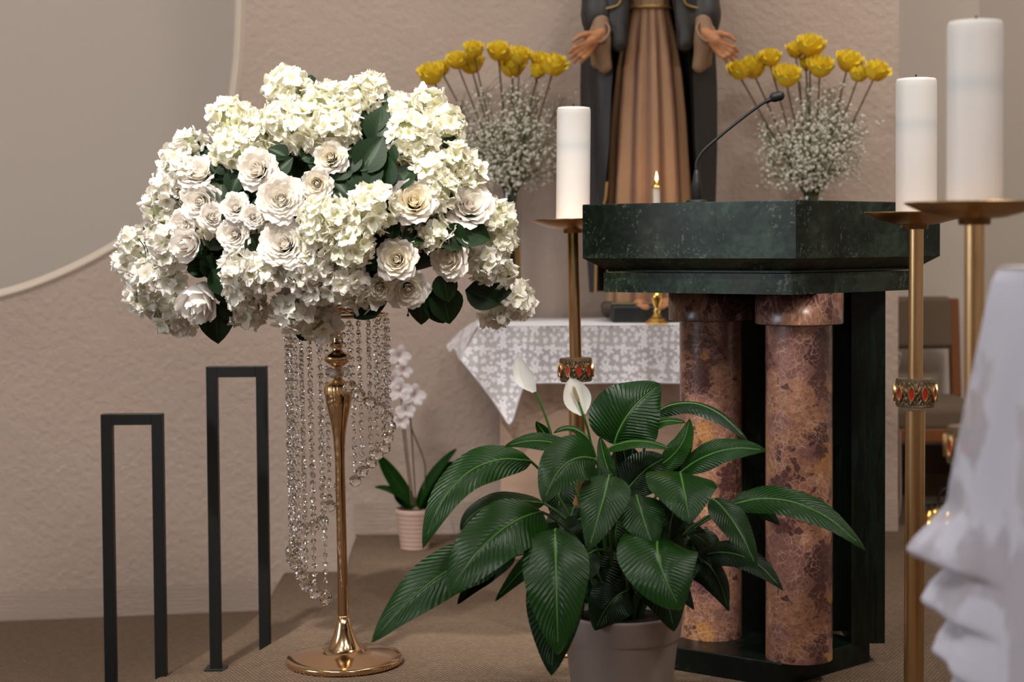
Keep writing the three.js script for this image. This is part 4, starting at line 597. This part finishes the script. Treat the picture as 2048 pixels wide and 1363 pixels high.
// ------------------------------------------------------------------ yellow roses and gypsophila in glass vases
const yellowKinds = [0, 1, 2].map((i) => { const s = roseShape(0.047, 'cup', 300 + i), g = mergeGeometries([s.centre, ...s.outer]); g.translate(0, 0.004, 0); return paint(g, (x, y, z, u, v) => { const k = smooth(0, 0.9, v); return [lerp(0.90, 0.99, k), lerp(0.46, 0.76, k), lerp(0.008, 0.045, k)]; }); });
const sepalG = (() => { const gs = []; for (let k = 0; k < 5; k++) gs.push(petal({ ang: k * 1.2566, L: 0.03, open: 1.5, curl: 1.1, wid: 0.007, base: 0.003, bulge: 0.2, ripple: 0, nu: 2, nv: 5 })); gs.push(new THREE.SphereGeometry(0.009, 10, 6).scale(1, 0.8, 1)); return merge(gs); })();
function bouquet(vx, d, side, roses, labels, seed, mouthY, spread) {
  const b = at(vx, 655, d); b.y = TY + 0.0045; const s = d / F, mouth = at(vx, mouthY, d).sub(b), h = mouth.y, r = rng(seed), w = 0.035;
  const v = thing('glass_vase', `tall clear glass vase with yellow roses, on the ${side} of the statue`, 'vase', b);
  part('vase_body', lathe([[0, 0], [w, 0], [w + 0.001, 0.004], [w + 0.001, h], [w - 0.0015, h], [w - 0.002, 0.018], [0, 0.018]], 40), M.glass, v);
  part('water', lathe([[0, 0.0185], [w - 0.0024, 0.0185], [w - 0.0024, h * 0.62], [0, h * 0.62]], 32), M.water, v, 'amber water');
  roses.forEach(([x, y, k], i) => {
    const p = at(x, y, d - 0.06 + 0.12 * ((i * 37 % 10) / 10)), foot = V(b.x + (r() - 0.5) * 0.03, b.y + 0.03, b.z + (r() - 0.5) * 0.03), neck = V(b.x + clamp((p.x - b.x) * 0.13, -0.022, 0.022), b.y + h, b.z + clamp((p.z - b.z) * 0.2, -0.02, 0.02));
    const o = thing('yellow_rose', labels[i], 'rose', p, 'yellow roses in glass vases'), dir = p.clone().sub(neck).normalize(), up = dir.clone().add(V(0.4 * (r() - 0.5), 0.9, 0.75)).normalize();
    const bl = part('bloom', yellowKinds[i % 3], M.yellow, o); aim(bl, up); bl.scale.setScalar((k ?? 1) * 1.02);
    const sp = part('sepals', sepalG, M.sepal, o); aim(sp, up); sp.position.copy(up.clone().multiplyScalar(-0.022));
    part('stem', tube([foot.sub(p), neck.sub(p), neck.clone().lerp(V(0, 0, 0), 0.55).add(V(0.006 * (r() - 0.5), 0, 0)), up.clone().multiplyScalar(-0.022)], 0.0031, 30, 6), M.twig, o);
  });
  // gypsophila cloud
  const gy = thing('gypsophila', `cloud of tiny white gypsophila around the roses, ${side} of the statue`, 'flowers', b); gy.userData.kind = 'stuff';
  const stems = [], pts = []; for (let i = 0; i < 86; i++) { const a = r() * 6.28, q = Math.pow(r(), 0.6), tip = V((Math.cos(a) * q * spread[0] + spread[2]) * s, h + lerp(40, spread[1], r() * (1 - 0.25 * q)) * s, Math.sin(a) * q * spread[0] * 0.8 * s), neck = V(Math.cos(a) * 0.02, h, Math.sin(a) * 0.02); const c = new THREE.CatmullRomCurve3([V(0, h * 0.3, 0), neck, neck.clone().lerp(tip, 0.5).add(V(0, 0.02, 0)), tip]); stems.push(new THREE.TubeGeometry(c, 10, 0.0011, 4)); for (let k = 0; k < 34; k++) { const f = 0.38 + 0.62 * Math.sqrt(r()), cp = c.getPoint(clamp(f)); const o = cp.clone().add(V(r() - 0.5, r() - 0.5, r() - 0.5).multiplyScalar(0.11 * (0.4 + 0.6 * f))); if (o.y < h - 0.02) o.y = h + 0.03 * r(); pts.push([o, cp]); } }
  pts.forEach(([o, c], i) => { if (i % 3 === 0) stems.push(new THREE.TubeGeometry(new THREE.LineCurve3(c, o), 1, 0.0007, 3)); });
  part('stems', merge(stems), M.twigGreen, gy);
  const im = new THREE.InstancedMesh(new THREE.IcosahedronGeometry(0.0052, 0), M.babysBreath, pts.length), m = new THREE.Matrix4(); im.name = 'blossom'; im.userData.kind = 'stuff'; im.castShadow = im.receiveShadow = true;
  pts.forEach(([o], i) => im.setMatrixAt(i, m.compose(o, new THREE.Quaternion().setFromEuler(new THREE.Euler(r() * 6, r() * 6, r() * 6)), V(1, 1, 1).multiplyScalar(0.6 + 0.7 * r())))); gy.add(im);
}
bouquet(1023, 6.12, 'left', [[862, 150, 1.1], [882, 138, 0.8], [914, 122, 0.9], [947, 100, 0.85], [942, 128, 1.1], [997, 104, 1.0], [1040, 112, 0.9], [1025, 134, 1.15], [1080, 122, 0.85], [1075, 143, 0.7], [1108, 132, 1.1]],
  ['lowest outer yellow rose at far left of the left bouquet', 'small yellow rose peeking behind the far left rose of the left bouquet', 'yellow rose third from left in the left bouquet', 'yellow rose behind, above the big fourth rose of the left bouquet', 'large open yellow rose left of the middle of the left bouquet', 'yellow rose highest on the dark stem at the middle of the left bouquet', 'yellow rose tucked behind the front rose right of the middle, left bouquet', 'large front yellow rose right of the middle of the left bouquet', 'yellow rose behind the one nearest the statue hand, left bouquet', 'small yellow bud low beside the rightmost roses of the left bouquet', 'yellow rose touching the fingertips of the statue, left bouquet'], 11, 385, [125, 235, 0]);
bouquet(1622, 6.12, 'right', [[1478, 142, 0.95], [1506, 136, 1.15], [1540, 117, 0.9], [1573, 153, 1.15], [1592, 101, 0.85], [1621, 93, 1.15], [1640, 135, 1.1], [1614, 126, 0.7], [1697, 124, 1.1], [1717, 148, 0.85], [1753, 143, 1.05]],
  ['yellow rose at the fingertips of the statue, right bouquet', 'large yellow rose second from left in the right bouquet', 'yellow rose set back between the second rose and the gypsophila, right bouquet', 'lowest front yellow rose above the microphone, right bouquet', 'yellow rose half hidden behind the topmost rose, right bouquet', 'topmost yellow rose of the right bouquet', 'round yellow rose below the topmost one, right bouquet', 'small yellow bud between the topmost roses, right bouquet', 'large yellow rose third from the right end, right bouquet', 'small yellow rose tucked under its larger neighbour, right bouquet', 'outermost yellow rose nearest the candles, right bouquet'], 23, 392, [112, 250, 0]);

// ------------------------------------------------------------------ orchid
{
  const D = 6.1, b = at(830, 1098, D); b.y = 0; const t = thing('potted_orchid', 'white orchid in a ribbed pale pink pot by the wall', 'plant', b), P = (x, y, z = 0) => at(x, y, D - z).sub(b), r = rng(5);
  const prof = [[0, 0], [0.052, 0]]; for (let i = 0; i <= 24; i++) { const k = i / 24; prof.push([0.052 + 0.016 * k + 0.0012 * Math.cos(k * 50), 0.004 + k * 0.125]); } prof.push([0.0695, 0.132], [0.0695, 0.146], [0.064, 0.146], [0.062, 0.12], [0, 0.12]);
  part('pot', lathe(prof, 48), M.potPink, t); part('bark', lathe([[0.062, 0.125], [0.03, 0.135], [0, 0.138]], 20), M.soil, t);
  const leafs = [[[828, 1015], [790, 960], [757, 910], 16, 0], [[822, 1012], [790, 975], [750, 974], 9, 0], [[838, 1012], [862, 950], [913, 898], 14, 0], [[842, 1012], [872, 960], [912, 925], 22, 1], [[836, 1015], [870, 975], [880, 960], 16, 2], [[820, 1016], [800, 1000], [788, 985], 14, 3], [[840, 1016], [868, 1000], [875, 970], 13, 1]];
  leafs.forEach(([a, c, e, w, m], i) => { const z = 0.05 * ((i * 7 % 5) / 5 - 0.3), cv = new THREE.QuadraticBezierCurve3(P(...a), P(...c, z), P(...e, z)), n = V(i % 2 ? 0.3 : -0.3, 0.7, 0.7).normalize(), W = w * D / F; part('leaf', sheet(6, 14, (u, v) => { const p = cv.getPoint(v), tg = cv.getTangent(v), s2 = tg.clone().cross(n).normalize(), nn = s2.clone().cross(tg), q = u * 2 - 1, ww = W * Math.pow(Math.sin(Math.PI * (0.12 + 0.86 * v)), 0.6); return p.addScaledVector(s2, q * ww).addScaledVector(nn, ww * 0.4 * q * q); }), M.leaf[[0, 1, 3, 1][m]], t); });
  const stems = [[[824, 1010], [805, 850], [800, 740], [790, 700]], [[828, 1010], [812, 880], [806, 800]], [[832, 1010], [822, 850], [818, 800], [820, 790]], [[846, 990], [850, 930], [822, 852], [820, 830]]]; stems.forEach((q) => part('flower_stem', tube(q.map(([x, y], i) => P(x, y, i * 0.015)), 0.0026, 30, 6), M.twig, t));
  const pg = (L, w) => petal({ ang: 0, L, open: 1.45, curl: 0.2, wid: w, base: 0.003, bulge: 0, ripple: 0.05, nu: 6, nv: 6 });
  const fl = [[797, 712, 0.040], [806, 740, 0.030], [800, 780, 0.046], [826, 790, 0.042], [812, 820, 0.034], [800, 842, 0.03], [784, 760, 0.036]];
  fl.forEach(([x, y, R0], i) => { const R = R0 * 1.2; const f = new THREE.Group(); f.name = 'flower'; f.position.copy(P(x, y, 0.05)); aim(f, V(0.5 * (r() - 0.2), 0.1, 1)); t.add(f); const wide = creamPaint(pg(R, R * 0.62), 0, [0.90, 0.76, 0.79], [0.96, 0.94, 0.94], 0.45), slim = creamPaint(pg(R * 0.95, R * 0.36), 0, [0.90, 0.78, 0.81], [0.96, 0.94, 0.94], 0.5); for (const [a, g] of [[0, wide], [Math.PI, wide], [Math.PI / 2, slim], [3.9, slim], [5.5, slim]]) { const o = part('petal', g, M.orchid, f); o.rotation.y = a; } part('lip', paint(petal({ ang: 4.71, L: R * 0.45, open: 0.5, curl: 0.5, wid: R * 0.2, base: 0.003 }), () => [0.45, 0.12, 0.08]), M.orchid, f, 'reddish lip'); });
}

// ------------------------------------------------------------------ chair and small things at the right
{
  const D = 7.0, s = D / F, p0 = at(1840, 900, D), t = thing('upholstered_chair', 'wooden chair with grey-brown padded back and seat behind the candle stand', 'chair', [p0.x, 0, -D]), X = (x) => at(x, 700, D).x - p0.x, Y = (y) => at(1840, y, D).y;
  const xr = X(1942), xl = -xr + 0.02, w = xr - xl, cx = (xl + xr) / 2;
  const bend = (g) => { const p = g.attributes.position; for (let i = 0; i < p.count; i++) p.setZ(i, p.getZ(i) + 0.18 * Math.pow((p.getX(i) - cx) / w * 2, 2) * 0.25 - 0.12 * (p.getY(i) - Y(800))); g.computeVertexNormals(); return g; };
  part('backrest', bend(new RoundedBoxGeometry(w - 0.055, Y(596) - Y(703), 0.06, 8, 0.025).translate(cx, (Y(596) + Y(703)) / 2, -0.2)), M.fabric, t);
  part('seat', new RoundedBoxGeometry(w - 0.01, Y(795) - Y(852), 0.5, 6, 0.04).translate(cx, (Y(795) + Y(852)) / 2, 0.04), M.fabric, t);
  for (const q of [0, 1]) { const x = q ? xr - 0.02 : xl + 0.02; part('back_post', bend(box(0.038, Y(600) - Y(800), 0.045, x, (Y(600) + Y(800)) / 2, -0.2, 0.006)), M.wood, t); part('leg', box(0.04, Y(800), 0.045, x, Y(800) / 2, -0.2, 0.006), M.wood, t); part('leg', box(0.04, Y(840), 0.045, x, Y(840) / 2, 0.27, 0.006), M.wood, t); part('side_rail', box(0.03, 0.045, 0.44, x, Y(856), 0.03, 0.004), M.wood, t); }
  part('seat_rail', box(w, Y(842) - Y(866), 0.03, cx, (Y(842) + Y(866)) / 2, 0.285, 0.004), M.wood, t);
}
{
  const D = 7.31, a = at(1801, 886, D), b = at(1935, 942, D), t = thing('dark_block', 'low dark brown block for a dark patch behind the chair', 'box', [(a.x + b.x) / 2, 0, -D]);  // dark block filling an unidentified dark patch below the chair seat
  part('dark_slab', box(b.x - a.x, a.y - b.y, 0.1, 0, (a.y + b.y) / 2, 0, 0.004), M.darkWood, t); part('body', box(b.x - a.x - 0.03, b.y, 0.08, 0, b.y / 2, 0, 0.004), M.fabric, t);
}
{ // clear acrylic stand beside the lectern
  const D = 6.6, a = at(1740, 1037, D), b = at(1802, 708, D), w = b.x - a.x, h = b.y, q = thing('acrylic_stand', 'clear acrylic stand with a pale edge, partly hidden behind the lectern', 'stand', [(a.x + b.x) / 2, 0, -D]), sh = new THREE.Shape();
  sh.moveTo(-w / 2, 0); sh.lineTo(w / 2 - 0.03, 0); sh.quadraticCurveTo(w / 2 - 0.004, 0, w / 2 - 0.004, 0.03); sh.lineTo(w / 2 - 0.004, 0.36); sh.lineTo(w / 2 - 0.05, h * 0.72); sh.lineTo(w / 2, h); sh.lineTo(-w / 2, h + 0.003); sh.closePath();
  part('panel', new THREE.ExtrudeGeometry(sh, { depth: 0.008, bevelEnabled: false }), M.acrylic, q); part('foot', box(w - 0.02, 0.008, 0.16, -0.02, 0.004, -0.07, 0.002), M.acrylic, q);
  part('edge', merge([tube([[-w / 2, h + 0.005, 0.004], [w / 2, h + 0.002, 0.004]], 0.0035, 4, 6), tube([[w / 2, h + 0.002, 0.004], [w / 2 - 0.025, h * 0.86, 0.004], [w / 2 - 0.05, h * 0.72, 0.004]], 0.003, 6, 6), tube([[w / 2 - 0.004, 0.36, 0.004], [w / 2 - 0.004, 0.05, 0.004], [w / 2 - 0.012, 0.012, 0.004], [w / 2 - 0.05, 0.003, 0.004]], 0.003, 12, 6)]), M.white, q, 'pale polished edge');
}
{ // brass bells on the carpet
  const D = 6.55, b = at(1874, 1032, D), t = thing('altar_bells', 'small brass bells with a dark handle on the carpet by the altar cloth', 'bells', [b.x, 0, b.z]);
  for (const [x, z] of [[-0.035, 0.02], [0.035, 0.02], [0, -0.035]]) part('bell', lathe([[0, 0.062], [0.012, 0.06], [0.02, 0.05], [0.024, 0.03], [0.03, 0.012], [0.036, 0.0], [0.033, 0.0], [0.026, 0.014], [0, 0.05]], 28).translate(x, 0.0, z), M.brassBright, t);
  part('cross_bar', merge([tube([[-0.07, 0.078, 0.02], [-0.035, 0.085, 0.02], [0.035, 0.085, 0.02], [0.075, 0.066, 0.02]], 0.006, 16, 6), tube([[0, 0.085, 0.02], [0, 0.085, -0.035]], 0.005, 4, 6), ...[[-0.035, 0.02], [0.035, 0.02], [0, -0.035]].map(([x, z]) => new THREE.CylinderGeometry(0.005, 0.005, 0.03, 8).translate(x, 0.071, z))]), M.matt, t);
  part('handle', tube([[0.0, 0.085, 0.02], [0.005, 0.12, 0.02], [0.03, 0.142, 0.02], [0.065, 0.13, 0.02], [0.072, 0.09, 0.02]], 0.006, 20, 8), M.matt, t);
}

// ------------------------------------------------------------------ altar in the foreground with its white cloth
{
  const t = thing('altar', 'altar in the right foreground, hidden under its white cloth', 'altar', [0, 0, 0]); part('altar_body', box(1.9, 1.05, 0.92, 0.7 + 0.95, 0.525, -1.78, 0.01), M.travertine, t);
  const c = thing('altar_cloth', 'blurred white lace altar cloth in the right foreground', 'tablecloth', [0, 0, 0]), yT = 1.062;
  const outline = [[538, 1996], [560, 1984], [600, 1974], [720, 1949], [830, 1925], [960, 1899], [1005, 1893], [1040, 1862], [1075, 1826], [1097, 1811], [1110, 1822], [1114, 1860], [1117, 1905], [1125, 1898], [1160, 1862], [1195, 1841], [1208, 1846], [1214, 1880], [1216, 1912], [1228, 1902], [1265, 1876], [1300, 1862], [1315, 1880], [1318, 1925], [1332, 1915], [1370, 1900], [1420, 1893]];
  const face = sheet(60, 150, (u, v) => { const py = lerp(538, 1420, v), dl = 2.28 + 0.13 * smooth(538, 1010, py), l = at(interp(outline, py), py, dl), k = Math.pow(u, 1.4), z = lerp(l.z, -1.15, k), x = lerp(l.x, 0.655 - 0.035 * v, smooth(0, 0.16, k)) + 0.018 * v * Math.sin(k * 42 + 1.2) * smooth(0, 0.1, k); return V(x, lerp(l.y, lerp(yT, 0.42, v), smooth(0, 0.2, k)), z); });
  const p = face.attributes.position, uv = face.attributes.uv; for (let i = 0; i < p.count; i++) uv.setXY(i, p.getZ(i) * 2.4, p.getY(i) * 2.4);
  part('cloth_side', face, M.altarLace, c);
  part('cloth_top', thick(sheet(20, 12, (u, v) => V(lerp(0.652, 2.64, u), yT + 0.001, lerp(-2.285, -1.25, v))), 0.002), M.linen, c);
  part('cloth_back', thick(sheet(30, 10, (u, v) => V(lerp(0.70, 2.64, u), lerp(yT, 0.62, v), -2.29 - 0.02 * v + 0.01 * Math.sin(u * 50) * v)), 0.002), M.linen, c);
  part('underlay', thick(sheet(20, 10, (u, v) => V(0.69, lerp(yT - 0.005, 0.05, v), lerp(-2.24, -1.2, u) + 0.0 * v)), 0.002), M.linen, c, 'plain white under cloth');
}

scene.traverse((o) => { if (o.isMesh) { o.castShadow = true; o.receiveShadow = true; } });
renderer.render(scene, camera);
